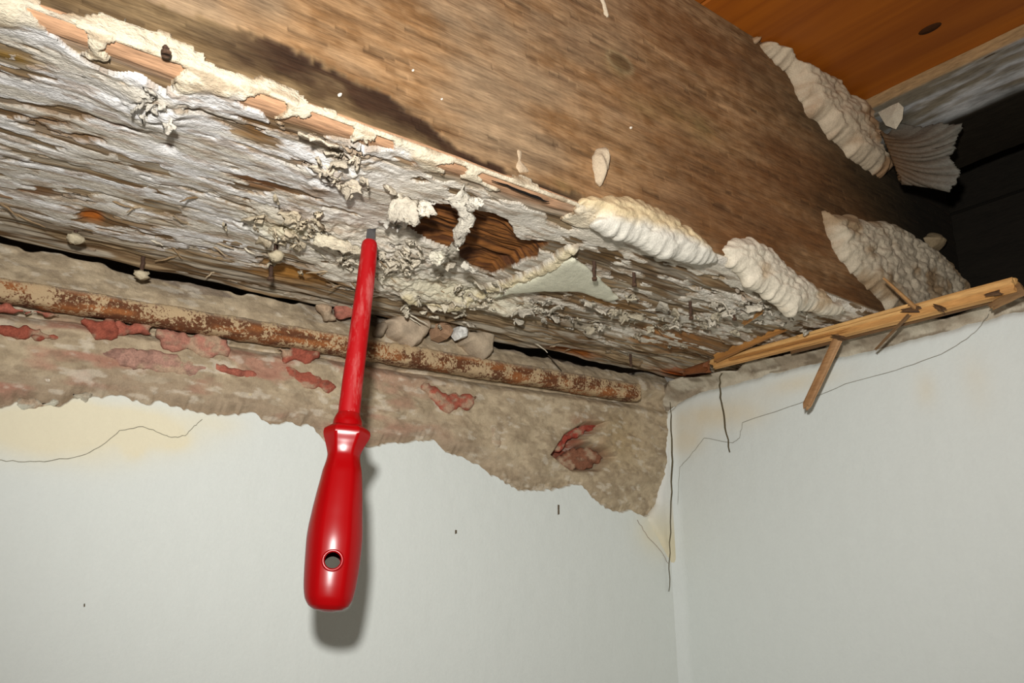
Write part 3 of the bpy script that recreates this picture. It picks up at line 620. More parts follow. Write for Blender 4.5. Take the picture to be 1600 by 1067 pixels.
# plaster coat below the jagged edge
rows = np.concatenate([np.linspace(0, 1, 70) ** 1.0])
zbp = -1.6; tz = 1 - (1 - rows) ** 2.2
Zp = zbp + (ez - zbp)[:, None] * tz[None]; Xp = np.repeat(xw[:, None], 70, 1)
th_p = 0.026
yo = th_p + 0.004 * (fbm(Xp * 3, Zp * 3, 3, 381) - .5) + 0.0025 * (fbm(Xp * 18, Zp * 18, 3, 382) - .5)
pcx = np.tile(lin((221, 225, 220)), (NXW, 70, 1))
def gp(px, py, rx, rz): q = bk(px, py); return np.exp(-(((Xp - q[0]) / rx) ** 2 + ((Zp - q[1]) / rz) ** 2))
st = sum(k * gp(px, py, rx, rz) for px, py, rx, rz, k in ((40, 665, .22, .07, .9), (160, 650, .2, .05, .9), (240, 680, .16, .06, .8), (330, 660, .1, .04, .6), (205, 705, .03, .03, .8), (90, 700, .2, .06, .7), (270, 690, .05, .03, .6), (1020, 830, .12, .10, .9)))
st = np.clip(st * (0.65 + 0.7 * fbm(Xp * 7, Zp * 9, 3, 391)), 0, 1)
pcx = mix(pcx, lin((232, 220, 186)), 0.8 * st)
V1 = np.stack([Xp, D - yo, Zp], -1)
lipv = [np.stack([xw, np.full(NXW, D - yo[:, -1] + 0.012), ez + 0.006], -1)[:, None], np.stack([xw, np.full(NXW, D + 0.03), ez + 0.010 + 0.012 * (vn(xw * 60, xw * 0, 8) - .5)], -1)[:, None]]
V1 = np.concatenate([V1] + lipv, 1); pcx = np.concatenate([pcx, np.tile(lin((206, 200, 186)), (NXW, 1, 1)), np.tile(lin((188, 178, 158)), (NXW, 1, 1))], 1)
obj('plaster_coat', V1, grid_faces(NXW, 72), M_plaster, wall_back, pcx)
# bricks laid bare in the wall
def brick(pix, c, seed, thick=0.012, off=0.03, name='brick'):
    def cf(P, h, d):
        n = fbm(P[:, 0] * 14, P[:, 1] * 22, 4, seed); n2 = fbm(P[:, 0] * 40, P[:, 1] * 60, 3, seed + 2)
        return mix(mix(lin(c), lin(c) * 0.62, sst(0.45, 0.75, n2)), lin((178, 152, 126)), 0.85 * sst(0.47, 0.64, 0.6 * n + 0.4 * n2))
    return blob(name, pix, 'back', thick, M_brick, cf, wall_back, 0.006, 0.016, lambda u, v: 0.010 * (fbm(u * 14, v * 30, 4, seed) - .5), off, 0.04, 0.020, seed, flat=0.9)
RED = (154, 82, 64); PINK = (176, 122, 104); BRN = (138, 92, 70)
for i, (pix, c, o_) in enumerate((
    ([(-40, 474), (0, 479), (45, 484), (100, 494), (92, 501), (40, 497), (0, 494), (-40, 488)], (172, 100, 82), .035),
    ([(-40, 502), (0, 508), (40, 510), (66, 520), (78, 530), (30, 532), (-40, 524)], RED, .035),
    ([(46, 531), (75, 524), (112, 526), (108, 534), (60, 537)], RED, .03),
    ([(113, 503), (128, 497), (174, 505), (178, 530), (152, 533), (124, 524)], RED, .04),
    ([(180, 507), (236, 513), (233, 530), (182, 529)], (168, 96, 78), .037),
    ([(240, 520), (300, 526), (348, 534), (350, 556), (300, 560), (256, 546)], PINK, .033),
    ([(135, 546), (200, 545), (262, 556), (326, 582), (300, 594), (210, 580), (150, 566)], (172, 132, 116), .028),
    ([(330, 574), (392, 582), (398, 590), (352, 590)], (170, 100, 82), .03),
    ([(426, 543), (470, 540), (494, 548), (496, 562), (478, 574), (432, 566)], (158, 86, 68), .035),
    ([(428, 574), (480, 582), (520, 606), (498, 616), (446, 600)], (160, 88, 70), .03),
    ([(652, 604), (690, 616), (740, 622), (734, 634), (690, 640), (664, 622)], (166, 90, 72), .03),
    ([(776, 696), (792, 688), (802, 698), (784, 706)], (164, 86, 66), .022),
    ([(856, 702), (880, 668), (938, 658), (926, 670), (884, 696)], (160, 70, 56), -0.01),
    ([(868, 716), (900, 702), (938, 704), (948, 716), (920, 734), (888, 734)], BRN, -0.02),
    ([(964, 779), (972, 778), (978, 784), (968, 788)], (120, 48, 36), .012),
    ([(506, 486), (520, 482), (536, 489), (524, 510), (512, 508)], (178, 112, 94), .075))):
    brick(pix, c, 400 + i * 7, off=o_)
for i, (pix, c, o_) in enumerate((([(28, 626), (60, 624), (94, 628), (82, 640), (36, 644)], (190, 186, 168), .02), ([(64, 592), (74, 594), (83, 600), (72, 602)], (222, 214, 198), .03), ([(112, 620), (138, 616), (132, 628), (114, 630)], (186, 178, 158), .02),
    ([(480, 482), (500, 480), (512, 506), (496, 510)], (182, 160, 134), .07), ([(760, 668), (775, 665), (782, 690), (768, 710), (758, 695)], (184, 168, 144), .02), ([(372, 610), (390, 606), (396, 620), (380, 622)], (196, 180, 150), .03))):
    brick(pix, c, 520 + i * 5, off=o_, name='mortar_lump')
def hair(name, pix, plane, r, c, parent, lift=0.003, seed=1):
    y = {'back': lambda p: onY(*p, D - th_p - lift), 'right': lambda p: onX(*p, XR - 0.021 - lift)}[plane]
    return tube(name, [y(p) for p in pix], r, M_dirt, parent, 5, 0.0012, seed, lin(c), 5)
hair('crack', [(-20, 717), (30, 721), (70, 721), (128, 713), (160, 696), (188, 673), (222, 666), (250, 676), (268, 684), (290, 680), (303, 666), (316, 655)], 'back', 0.0011, (150, 146, 130), wall_back)
hair('crack', [(996, 812), (1012, 838), (1034, 862), (1044, 880)], 'back', 0.0011, (150, 128, 110), wall_back)
# loose plaster cove in the corner
cpix = [(1044, 648), (1036, 662), (1029, 700), (1026, 740), (1020, 785), (1004, 812), (1022, 845), (1046, 888), (1056, 880), (1052, 800), (1048, 720)]
blob('plaster_cove', cpix, 'back', 0.03, M_plaster, lambda P, h, d: mix(lin((228, 228, 222)), lin((224, 214, 184)), sst(0.45, 0.2, P[:, 1])), wall_back, 0.01, 0.03, off=0.012, back=0.012, amp=0.004, flat=0.9)
for i, (px, py) in enumerate(((866, 796), (706, 831), (128, 945))):
    blob('chip', [(px - 1, py - 7 + 4 * (i > 0)), (px + 2, py - 6 + 4 * (i > 0)), (px + 2, py + 8 - 5 * (i > 0)), (px - 1, py + 9 - 5 * (i > 0))], 'back', 0.003, M_dirt, lambda P, h, d: lin((96, 84, 66)) * np.ones((len(P), 1)), wall_back, 0.003, 0.004, off=th_p, back=0.004, amp=0.001)

# ================================================================== RIGHT WALL
redge = np.array([rt(*p) for p in [(1046, 652), (1050, 640), (1060, 626), (1075, 617), (1092, 610), (1130, 600), (1200, 581), (1300, 556), (1400, 533), (1500, 505), (1600, 478), (1760, 430)]])
redge = redge[np.argsort(redge[:, 0])]
wall_right = struct(empty('wall_right', (XR, 1.8, 0.0)))
NYR = 560; yr = np.linspace(0.35, D, NYR)
ezr = np.interp(yr, redge[:, 0], redge[:, 1]) + 0.012 * (fbm(yr * 16, yr * 0, 4, 601) - .5)
Zr = zbp + (ezr - zbp)[:, None] * tz[None]; Yr = np.repeat(yr[:, None], 70, 1)
cove = 0.05 * sst(D - 0.10, D, Yr) ** 2
xo = 0.02 + 0.004 * (fbm(Yr * 3, Zr * 3, 3, 611) - .5) + 0.0025 * (fbm(Yr * 18, Zr * 18, 3, 612) - .5) + cove - 0.03 * sst(0.05, 0.0, ezr[:, None] - Zr) ** 2
prc = np.tile(lin((219, 224, 220)), (NYR, 70, 1))
def gr(px, py, ry, rz): q = rt(px, py); return np.exp(-(((Yr - q[0]) / ry) ** 2 + ((Zr - q[1]) / rz) ** 2))
st = sum(k * gr(px, py, ry, rz) for px, py, ry, rz, k in ((1100, 650, .2, .06, .9), (1160, 650, .15, .06, .7), (1080, 690, .1, .06, .8), (1250, 600, .2, .04, .5), (1450, 610, .04, .06, .35), (1530, 600, .05, .1, .25)))
st = np.clip(st * (0.5 + fbm(Yr * 7, Zr * 9, 3, 621)), 0, 1)
prc = mix(prc, lin((222, 206, 172)), 0.8 * st)
V2 = np.stack([XR - xo, Yr, Zr], -1)
lip2 = [np.stack([XR - xo[:, -1] + 0.012, yr, ezr + 0.005], -1)[:, None], np.stack([np.full(NYR, XR + 0.03), yr, ezr + 0.012], -1)[:, None]]
V2 = np.concatenate([V2] + lip2, 1); prc = np.concatenate([prc, np.tile(lin((206, 200, 186)), (NYR, 1, 1)), np.tile(lin((180, 170, 150)), (NYR, 1, 1))], 1)
fr = grid_faces(NYR, 72)[:, ::-1]
obj('plaster_coat', V2, np.ascontiguousarray(fr), M_plaster, wall_right, prc)
# masonry under the batten
NZR = 60; topr = 0.965 + 0.03 * (fbm(yr * 7, yr * 0, 3, 631) - .5)
Zm = 0.55 + (topr - 0.55)[:, None] * np.linspace(0, 1, NZR)[None]; Ym = np.repeat(yr[:, None], NZR, 1)
mo = 0.012 + 0.05 * (fbm(Ym * 8, Zm * 14, 5, 641) - .5) + 0.012 * (fbm(Ym * 40, Zm * 50, 3, 643) - .5)
mo = (mo + 0.09 * sst(0.0, 0.07, Zm - ezr[:, None]) * sst(D + .05, D - .15, Ym)) * sst(-0.03, 0.03, Zm - ezr[:, None])
mcr = mix(lin((190, 180, 160)), lin((152, 138, 118)), sst(0.35, 0.65, fbm(Ym * 9, Zm * 20, 4, 651)))
mcr = mix(mcr, lin((110, 96, 78)), 0.7 * sst(0.56, 0.66, fbm(Ym * 10, Zm * 50, 4, 653)))
Vm = np.concatenate([np.stack([XR - mo, Ym, Zm], -1), np.stack([np.full(NYR, XR + 0.72), yr, topr + 0.01], -1)[:, None]], 1); mcr = np.concatenate([mcr, mcr[:, -1:] * .8], 1)
obj('masonry', Vm, np.ascontiguousarray(grid_faces(NYR, NZR + 1)[:, ::-1]), M_mortar, wall_right, mcr)
hair('crack', [(1545, 490), (1530, 512), (1510, 530), (1470, 554), (1400, 578), (1320, 600), (1250, 630), (1160, 660), (1156, 684), (1145, 692), (1100, 684), (1088, 700), (1075, 716), (1062, 730), (1058, 790), (1054, 850)], 'right', 0.0010, (148, 146, 134), wall_right, 0.007, 4)

# ================================================================== RUSTY BAR
pa = onY(-60, 444, D - 0.05); pb = onY(990, 614, D - 0.05)
nb = 1000; nn = 32; t = np.linspace(0, 1, nb); C0 = pa + (pb - pa) * t[:, None]
thb = np.arange(nn) * 2 * np.pi / nn
rad = np.interp(t, [0, 1], [0.038, 0.047])[:, None] * (1 + 0.10 * (fbm(t[:, None] * 60, thb[None] * 1.5, 4, 701) - .5) * 2)
sq = (np.abs(np.cos(thb)) ** 4 + np.abs(np.sin(thb)) ** 4) ** -0.25
Vbar = np.stack([np.repeat(C0[:, None, 0], nn, 1), C0[:, None, 1] + rad * np.cos(thb) * sq, C0[:, None, 2] + rad * np.sin(thb) * sq * 0.86], -1)
n_r = fbm(t[:, None] * 170, thb[None] * 4, 4, 711); n_r2 = fbm(t[:, None] * 22, np.sin(thb)[None] * 2, 3, 715)
cbar = mix(lin((150, 92, 50)), lin((100, 60, 36)), sst(0.3, 0.6, n_r2))
cbar = mix(cbar, lin((176, 160, 136)), 0.9 * sst(0.3, 0.85, np.sin(thb))[None] * np.ones((nb, 1)))
Vb_ = np.concatenate([Vbar.reshape(-1, 3), [C0[0]], [C0[-1]]]); cb_ = np.concatenate([cbar.reshape(-1, 3), [lin((110, 66, 40))], [lin((110, 66, 40))]])
a_ = np.arange(nb * nn).reshape(nb, nn); a2_ = np.roll(a_, -1, 1)
fb = np.stack([a_[:-1], a_[1:], a2_[1:], a2_[:-1]], -1).reshape(-1, 4).tolist() + [[nb * nn, a_[0][(j + 1) % nn], a_[0][j]] for j in range(nn)] + [[nb * nn + 1, a_[-1][j], a_[-1][(j + 1) % nn]] for j in range(nn)]
tag(obj('iron_bar', Vb_, fb, M_rust, None, cb_), 'long rusty iron bar bedded in the back wall under the beam', 'bar')

# ================================================================== RUBBLE on the bar
for i, (pix, off, th, c, lab) in enumerate((
    ([(584, 510), (600, 498), (626, 496), (648, 504), (652, 520), (640, 540), (624, 552), (616, 545), (596, 530)], .06, .09, (186, 166, 142), 'largest pale mortar lump wedged over the bar right of the screwdriver'),
    ([(652, 508), (662, 504), (671, 512), (679, 530), (672, 541), (660, 536)], .06, .08, (166, 132, 104), 'brown wedge of brick standing beside the white pebble'),
    ([(703, 526), (740, 522), (750, 532), (748, 560), (734, 570), (722, 560), (708, 545)], .06, .09, (182, 164, 140), 'square beige mortar lump right of the white pebble on the bar'),
    ([(574, 518), (584, 510), (592, 522), (584, 534), (574, 532)], .06, .06, (168, 150, 128), 'small mortar lump tucked behind the red screwdriver shaft'))):
    tag(stone('rubble_lump', pix, 'back', off, th, M_mortar, c, None, 800 + i, (0.1, -0.4)) if i == 1 else
        blob('rubble_lump', pix, 'back', th * 0.8, M_mortar, lambda P, h, d, c=c: mix(lin(c), lin(c) * 0.72, sst(0.4, 0.65, fbm(P[:, 0] * 20, P[:, 1] * 20, 4, 3))), None, 0.006, 0.022,
             lambda u, v: 0.03 * (fbm(u * 11, v * 11, 4, 5) - .5), off, 0.05, 0.010, 800 + i, flat=0.9), lab, 'rubble')
tag(stone('pebble', [(680, 534), (684, 524), (694, 523), (700, 530), (698, 540), (686, 543)], 'back', .11, .05, M_mortar, (224, 222, 216), None, 820), 'rounded white pebble resting between two lumps on the iron bar', 'pebble')

# ================================================================== CEILING BOARDS, RIGHT-HAND JOIST
ceil = struct(empty('ceiling', (2.4, 0.8, ZT)))
rsb = np.random.RandomState(5)
for i, (x0, x1) in enumerate(((-0.42, 0.40), (0.404, 1.22), (1.224, 2.035), (2.04, 3.064), (3.068, 3.9))):
    y0, y1, z0, z1 = -0.2, 2.95, ZT + 0.001, ZT + 0.12; e = 0.006
    V = [(x0 + e, y0, z0), (x1 - e, y0, z0), (x1 - e, y1, z0), (x0 + e, y1, z0), (x0, y0, z0 + e), (x1, y0, z0 + e), (x1, y1, z0 + e), (x0, y1, z0 + e), (x0, y0, z1), (x1, y0, z1), (x1, y1, z1), (x0, y1, z1)]
    o = obj('board', V, [(3, 2, 1, 0), (0, 1, 5, 4), (1, 2, 6, 5), (2, 3, 7, 6), (3, 0, 4, 7), (4, 5, 9, 8), (5, 6, 10, 9), (6, 7, 11, 10), (7, 4, 8, 11), (8, 9, 10, 11)], M_board, ceil, smooth=False)
kc = onZ(1453, 45, ZT)
th = np.linspace(0, 2 * np.pi, 15)[:-1]
kv = [kc + np.array([0.022 * math.cos(a), 0.042 * math.sin(a), 0.0]) for a in th] + [kc + np.array([0.016 * math.cos(a), 0.034 * math.sin(a), -0.004]) for a in th] + [kc + np.array([0, 0, -0.005])]
obj('knot', kv, [(j, (j + 1) % 14, 14 + (j + 1) % 14, 14 + j) for j in range(14)] + [(14 + j, 14 + (j + 1) % 14, 28) for j in range(14)], M_dark, ceil, np.tile(lin((58, 32, 12)), (29, 1)))
# dark joist lying along the right wall: mouldy upper edge, black damp boards below
XJ = 3.06
jo = empty('wall_joist', (XJ, 1.2, 1.1), 'dark damp joist along the right wall with a grey mouldy upper edge', 'joist')
ny, nzj = 260, 90
yj = np.linspace(-0.1, F - 0.004, ny)
pj_z = np.concatenate([np.linspace(ZT, 1.735, 60), np.full(30, 1.72)]); pj_x = np.concatenate([np.full(60, XJ), XJ + np.linspace(0.01, 0.40, 30)])
YJ = np.repeat(yj[:, None], nzj, 1); ZJ = np.repeat(pj_z[None], ny, 0); XB = np.repeat(pj_x[None], ny, 0)
jn = fbm(YJ * 3, ZJ * 26, 4, 901); jm = fbm(YJ * 5, ZJ * 12, 4, 911)
d0 = ZT - ZJ
cj = mix(lin((40, 34, 25)), lin((28, 24, 18)), jn)
mould = sst(0.36, 0.16, d0 + 0.14 * (jm - .5) + 0.12 * sst(1.1, 1.5, YJ)) * (XB < XJ + 0.005)
cj = mix(cj, mix(lin((136, 138, 136)), lin((94, 88, 74)), sst(0.42, 0.62, jn)), mould)
cj = mix(cj, lin((148, 120, 84)), sst(0.06, 0.045, d0 + 0.01 * (jn - .5)))
sag = 0.02 * (jm - .5)
obj('joist_timber', np.stack([XB - 0.012 * (jn - .5) - 0.012 * mould, YJ, ZJ + sag * (ZJ < 1.9)], -1), np.ascontiguousarray(grid_faces(ny, nzj)), M_dark, jo, cj)
for z0, z1 in ((0.93, 1.66), (1.672, 1.95)):
    x0, x1, y0, y1 = 3.77, 3.81, -0.3, 1.9; e = .006
    V = [(x0 + e, y0, z0), (x0 + e, y1, z0), (x0 + e, y1, z1), (x0 + e, y0, z1), (x1, y0, z0), (x1, y1, z0), (x1, y1, z1), (x1, y0, z1), (x0, y0, z0 + e), (x0, y1, z0 + e), (x0, y1, z1 - e), (x0, y0, z1 - e)]
    obj('plank', V, [(8, 9, 10, 11), (0, 1, 9, 8), (2, 3, 11, 10), (1, 2, 10, 9), (3, 0, 8, 11), (0, 4, 5, 1), (2, 6, 7, 3), (1, 5, 6, 2), (0, 3, 7, 4), (4, 7, 6, 5)], M_dark, jo, np.tile(lin((24, 20, 14)), (12, 1)), False)
# fan of mycelium spreading off the beam towards the joist
def fan_world(px, py, k): return onX(px, py, XJ - 0.02 - 0.10 * k)
rootp = (1392, 262); tips = [(1398, 194), (1440, 200), (1470, 194), (1502, 195), (1498, 212), (1490, 226), (1494, 232), (1482, 244), (1490, 256), (1500, 268), (1494, 284), (1484, 298), (1466, 294), (1440, 284), (1412, 270)]
nf, mr_ = 90, 26
tp = np.array(tips, float); k = np.linspace(0, len(tips) - 1, nf); tp = np.stack([np.interp(k, np.arange(len(tips)), tp[:, i]) for i in range(2)], 1)
rs = np.random.RandomState(4); tp += (tp - np.array(rootp)) * (rs.rand(nf, 1) - 0.5) * 0.06
Vf = []; Cf = []
for i in range(nf):
    for j in range(mr_):
        q = j / (mr_ - 1); r0x = 1376 + 30 * i / nf; r0y = 205 + 75 * i / nf; sx = r0x + (tp[i, 0] - r0x) * q; sy = r0y + (tp[i, 1] - r0y) * q ** 1.6 + 10 * math.sin(math.pi * q)
        rid = 0.35 * math.sin(i * 0.9 + 3 * q + 0.8 * math.sin(i * 0.31)) + 0.4 * math.sin(i * 0.37 + 2.5 * q)
        p = fan_world(sx, sy, 0.75 * (1 - q) + 0.10 * rid * (0.3 + q)); Vf.append(p)
        Cf.append((lin((80, 58, 34)) * (1 - q) + lin((94, 91, 82)) * q) * (0.85 + 0.3 * rs.rand()))
tag(obj('fungus_fan', Vf, grid_faces(nf, mr_), M_pad, None, np.array(Cf), thick=0.012), 'grey ribbed fungus fan spreading into the dark corner above the batten', 'fungus')
pj = [(1372, 176), (1390, 166), (1404, 160), (1412, 168), (1410, 186), (1400, 202), (1384, 196)]
Vq = [onX(x, y, XJ - 0.05) for x, y in pj] + [onX(x, y, XJ + 0.0) for x, y in pj] + [onX(1394, 180, XJ - 0.065)]
n7 = len(pj)
tag(obj('plaster_flake', Vq, [(j, (j + 1) % n7, 2 * n7) for j in range(n7)] + [(j, j + n7, (j + 1) % n7 + n7, (j + 1) % n7) for j in range(n7)] + [tuple(range(n7, 2 * n7))], M_mortar, None, np.tile(lin((176, 166, 146)), (len(Vq), 1)), False),
    'pale flat plaster flake stuck on the mouldy joist beside the orange boards', 'flake')

# ================================================================== SPLIT BATTEN and splinters on the right wall
def rx(px, py, k=0.03): return onX(px, py, XR - k)
UPZ = (0, 0, 1)
lath = empty('split_batten', rx(1350, 510), 'long split pine batten lying along the top of the right wall', 'batten')
splinter('batten_wood', rx(1112, 570, .17), rx(1592, 445, .17), 0.056, 0.06, UPZ, M_pine, lath, 3, 40, 22, (0.78, 1.0), (0.02, 0.015), (222, 176, 112), (176, 120, 62))
splinter('sliver', rx(1240, 528, .205), rx(1440, 472, .205), 0.02, 0.012, UPZ, M_pine, lath, 4, 20, 10, (0.6, 0.7), (0.1, 0.2), (224, 180, 116), (166, 114, 60))
splinter('sliver', rx(1130, 564, .205), rx(1330, 514, .205), 0.018, 0.012, UPZ, M_pine, lath, 6, 20, 10, (0.7, 0.5), (0.1, 0.2), (190, 136, 74), (140, 90, 42))
tag(splinter('wood_splinter', onX(1116, 556, 2.86), onX(1246, 506, 2.80), 0.06, 0.025, UPZ, M_pine, None, 7, 26, 16, (1.0, 0.35), (0.03, 0.35), (188, 134, 72), (120, 74, 34)), 'broad broken pine splinter with a pointed end, against the underside of the beam', 'splinter')
tag(splinter('wood_splinter', onX(1232, 550, XR - .13), onX(1560, 466, XR - .13), 0.028, 0.02, UPZ, M_pine, None, 8, 30, 12, (0.8, 0.9), (0.05, 0.08), (146, 112, 74), (96, 66, 38)), 'thin grey-brown lath strip lying under the split batten', 'splinter')
tag(splinter('wood_splinter', onX(1312, 522, XR - .20), onX(1256, 642, XR - .20), 0.044, 0.018, (0, -1, 0.6), M_pine, None, 9, 26, 12, (0.85, 0.8), (0.02, 0.10), (186, 146, 104), (142, 100, 62)), 'long pale splinter hanging down in front of the white right wall', 'splinter')
tag(splinter('wood_splinter', onX(1378, 432, XR - .34), onX(1432, 482, XR - .22), 0.018, 0.012, UPZ, M_pine, None, 10, 18, 10, (0.5, 1), (0.1, 0.05), (188, 146, 96), (140, 98, 56)), 'thin stick slanting up across the lumpy fungus pad from the batten', 'splinter')
tag(splinter('wood_splinter', onX(1422, 490, XR - .21), onX(1366, 548, XR - .17), 0.012, 0.010, UPZ, M_pine, None, 11, 18, 8, (1, 0.6), (0.05, 0.1), (140, 110, 78), (92, 66, 40)), 'thin dark twig slanting down from the batten over the plaster edge', 'splinter')
tag(splinter('wood_splinter', onX(1545, 482, XR - .17), onX(1600, 450, XR - .17), 0.045, 0.02, UPZ, M_pine, None, 12, 20, 12, (0.6, 1), (0.25, 0.02), (150, 116, 76), (98, 70, 42)), 'grey broken lath end at the right border beneath the batten end', 'splinter')
tag(splinter('wood_splinter', onX(1065, 582, 2.88), onX(1110, 572, 2.86), 0.05, 0.03, UPZ, M_pine, None, 13, 16, 12, (0.5, 1), (0.3, 0.2), (128, 76, 42), (84, 46, 24)), 'short reddish-brown wood stub at the left end of the split batten', 'splinter')
tag(splinter('wood_splinter', onZ(1160, 505, .97), onZ(1195, 485, .96), 0.03, 0.012, UPZ, M_pine, None, 14, 14, 10, (0.8, 0.4), (0.2, 0.3), (186, 140, 84), (130, 86, 44)), 'small pale splinter sticking out of the beam underside beyond the nails', 'splinter')
for i, (a, b, w) in enumerate((((1295, 524), (1325, 530), .020), ((1405, 486), (1442, 482), .022), ((1455, 476), (1480, 486), .020), ((1536, 462), (1568, 456), .020))):
    tag(splinter('bark_scrap', onX(*a, XR - .22), onX(*b, XR - .22), w, 0.02, UPZ, M_pine, None, 30 + i, 10, 10, (0.5, 0.9), (0.5, 0.5), (104, 76, 50), (60, 40, 24)),
        ['dark scrap at the head of the long hanging splinter', 'dark scrap where the slanting stick meets the batten', 'dark curled scrap on the batten right of the slanting stick', 'dark scrap near the right end of the batten'][i], 'scrap')
def strand(pix, x, r, c, lab, seed):
    tag(tube('dead_strand', [onX(p[0], p[1], x) for p in pix], r, M_dirt, None, 6, 0.002, seed, lin(c), 5), lab, 'strand')
strand([(1131, 578), (1124, 590), (1126, 620), (1132, 660), (1140, 706)], XR - .05, [.003, .003, .004, .004, .003], (88, 78, 56), 'short dark strand dangling in front of the right wall below the batten', 3)
strand([(1047, 628), (1049, 660), (1050, 720), (1048, 800), (1046, 880), (1045, 924)], XR - .09, [.0015, .003, .004, .003, .0025, .002], (92, 84, 62), 'very long thin strand hanging down the corner of the two white walls', 5)
tag(tube('dead_strand', [onY(*p, D - .07) for p in [(856, 555), (866, 566), (879, 582)]], [.003, .003, .002], M_dirt, None, 6, 0.001, 6, lin((60, 50, 38)), 4), 'short dark straw lying on the mortar above the right part of the iron bar', 'strand')

# ================================================================== NAILS under the beam
def nail(px, py, L, r, lab, seed, lump=False, lean=(0, 0, -1)):
    r = r * 0.75
    base = np.append(bot(px, py), 1.005); lean = np.array(lean, float); lean /= np.linalg.norm(lean)
    e = empty('nail', base, lab, 'nail')
    tube('shank', [base, base + lean * L * 0.5, base + lean * L], [r, r * 0.95, r * 0.8], M_nail, e, 8, 0.0008, seed, lin((72, 52, 40)), 3)
    h = base + lean * L
    tube('head', [h - lean * 0.003, h + lean * 0.006], [r * 1.5, r * 1.3], M_nail, e, 9, 0, seed, lin((84, 62, 46)))
    if lump:
        rs = np.random.RandomState(seed); th = np.linspace(0, np.pi, 8); ph = np.linspace(0, 2 * np.pi, 11)[:-1]
        V = np.array([[h + 0.024 * (1 + 0.5 * (rs.rand() - .5)) * np.array([math.sin(a) * math.cos(b), math.sin(a) * math.sin(b), math.cos(a) * 0.6]) for b in ph] for a in th])
        a_ = np.arange(80).reshape(8, 10); a2_ = np.roll(a_, -1, 1)
        obj('mortar_blob', V, np.stack([a_[:-1], a_[1:], a2_[1:], a2_[:-1]], -1).reshape(-1, 4), M_mortar, e, lin((196, 182, 154)) * (0.85 + .3 * rs.rand(80, 1)))
nail(224, 402, .06, .009, 'nail capped with mortar over the black gap at the left rear edge', 1, True, (0.05, 0.2, -1))
nail(120, 355, .04, .008, 'nail crusted with white mortar just below the orange rotten spot', 2, True)
nail(425, 405, .07, .010, 'nail casting a shadow left of the bare yellow-brown wood', 4)
nail(432, 378, .05, .010, 'nail lumped with mortar up and left of the screwdriver tip', 5, True)
nail(928, 410, .06, .008, 'rusty nail standing out of the smooth pale film', 6)
nail(990, 425, .05, .008, 'rusty nail on the brown wood right of the pale film', 7)
nail(1078, 470, .07, .008, 'longest rusty nail below the cream fungus roll', 8)
nail(1146, 480, .05, .008, 'rusty nail under the tapering fungus tongue', 9)
nail(985, 555, .05, .008, 'rusty nail near the rear corner of the beam by the end of the bar', 10)
nail(260, 78, .012, .009, 'brown nail head in the white rind at the upper front edge', 11)

# ================================================================== SCREWDRIVER
def cam2w(px, py, d): return R @ (np.array([px - CX, -(py - CY), -F_PX]) / F_PX * d)
T0 = cam2w(580, 366, 0.477 / S); B0 = cam2w(513.5, 953, 0.402 / S)
ax = B0 - T0; LS = np.linalg.norm(ax); ax /= LS
back_ = (T0 + B0) / 2; back_ /= np.linalg.norm(back_); side = np.cross(ax, back_); side /= np.linalg.norm(side); fwd = np.cross(ax, side); fwd /= np.linalg.norm(fwd)
if fwd @ back_ > 0: fwd = -fwd
if side @ R[:, 0] < 0: side = -side
def t_of_row(py):                         # where along the axis a given height in the picture falls
    ts = np.linspace(-0.05, 1.05, 400); P = T0 + ax * (ts * LS)[:, None]; c = P @ R; y = CY - c[:, 1] / -c[:, 2] * F_PX; return float(np.interp(py, y, ts))
def axpt(py): return T0 + ax * (t_of_row(py) * LS)
def loft(name, secs, mat, parent, n=48, hexk=0.0, flat=0.9, cap=True, ss=6):
    rows_ = np.array(secs, float); k = np.arange(len(rows_)); tt = np.linspace(0, len(rows_) - 1, (len(rows_) - 1) * ss + 1)
    def cr(v):                           # Catmull-Rom through the section radii
        vp = np.concatenate([[2 * v[0] - v[1]], v, [2 * v[-1] - v[-2]]]); i = np.minimum(tt.astype(int), len(v) - 2); u = tt - i
        p0, p1, p2, p3 = vp[i], vp[i + 1], vp[i + 2], vp[i + 3]
        return 0.5 * (2 * p1 + (p2 - p0) * u + (2 * p0 - 5 * p1 + 4 * p2 - p3) * u ** 2 + (3 * p1 - p0 - 3 * p2 + p3) * u ** 3)
    ys = np.interp(tt, k, rows_[:, 0]); ws = np.clip(cr(rows_[:, 1]), 1, None); cxs = cr(rows_[:, 2]); hx = np.interp(tt, k, rows_[:, 3])
    th = np.arange(n) * 2 * np.pi / n; V = []
    for y_, w_, c_, h_ in zip(ys, ws, cxs, hx):
        p = axpt(y_); d = depth(p); cpx = CX + (p @ R)[0] / d * F_PX
        r = w_ / 2 * d / F_PX; shift = side * ((c_ - cpx) * d / F_PX)
        m = np.pi / 3; ang = (th + 1e-9) % m - m / 2; hexr = math.cos(m / 2) / np.cos(ang)
        rad = (1 - h_) + h_ * hexr
        V.append(p + shift + r * (np.cos(th) * rad)[:, None] * side + r * flat * (np.sin(th) * rad)[:, None] * fwd)
    V = np.concatenate(V); m_ = len(ys); a = np.arange(m_ * n).reshape(m_, n); a2 = np.roll(a, -1, 1)
    q = np.stack([a[:-1], a[1:], a2[1:], a2[:-1]], -1).reshape(-1, 4).tolist()
    if cap: q += [list(a[0])[::-1], list(a[-1])]
    return V, q
sd = empty('screwdriver', T0, 'red insulated screwdriver stuck by its tip into the rotten underside of the beam', 'screwdriver')
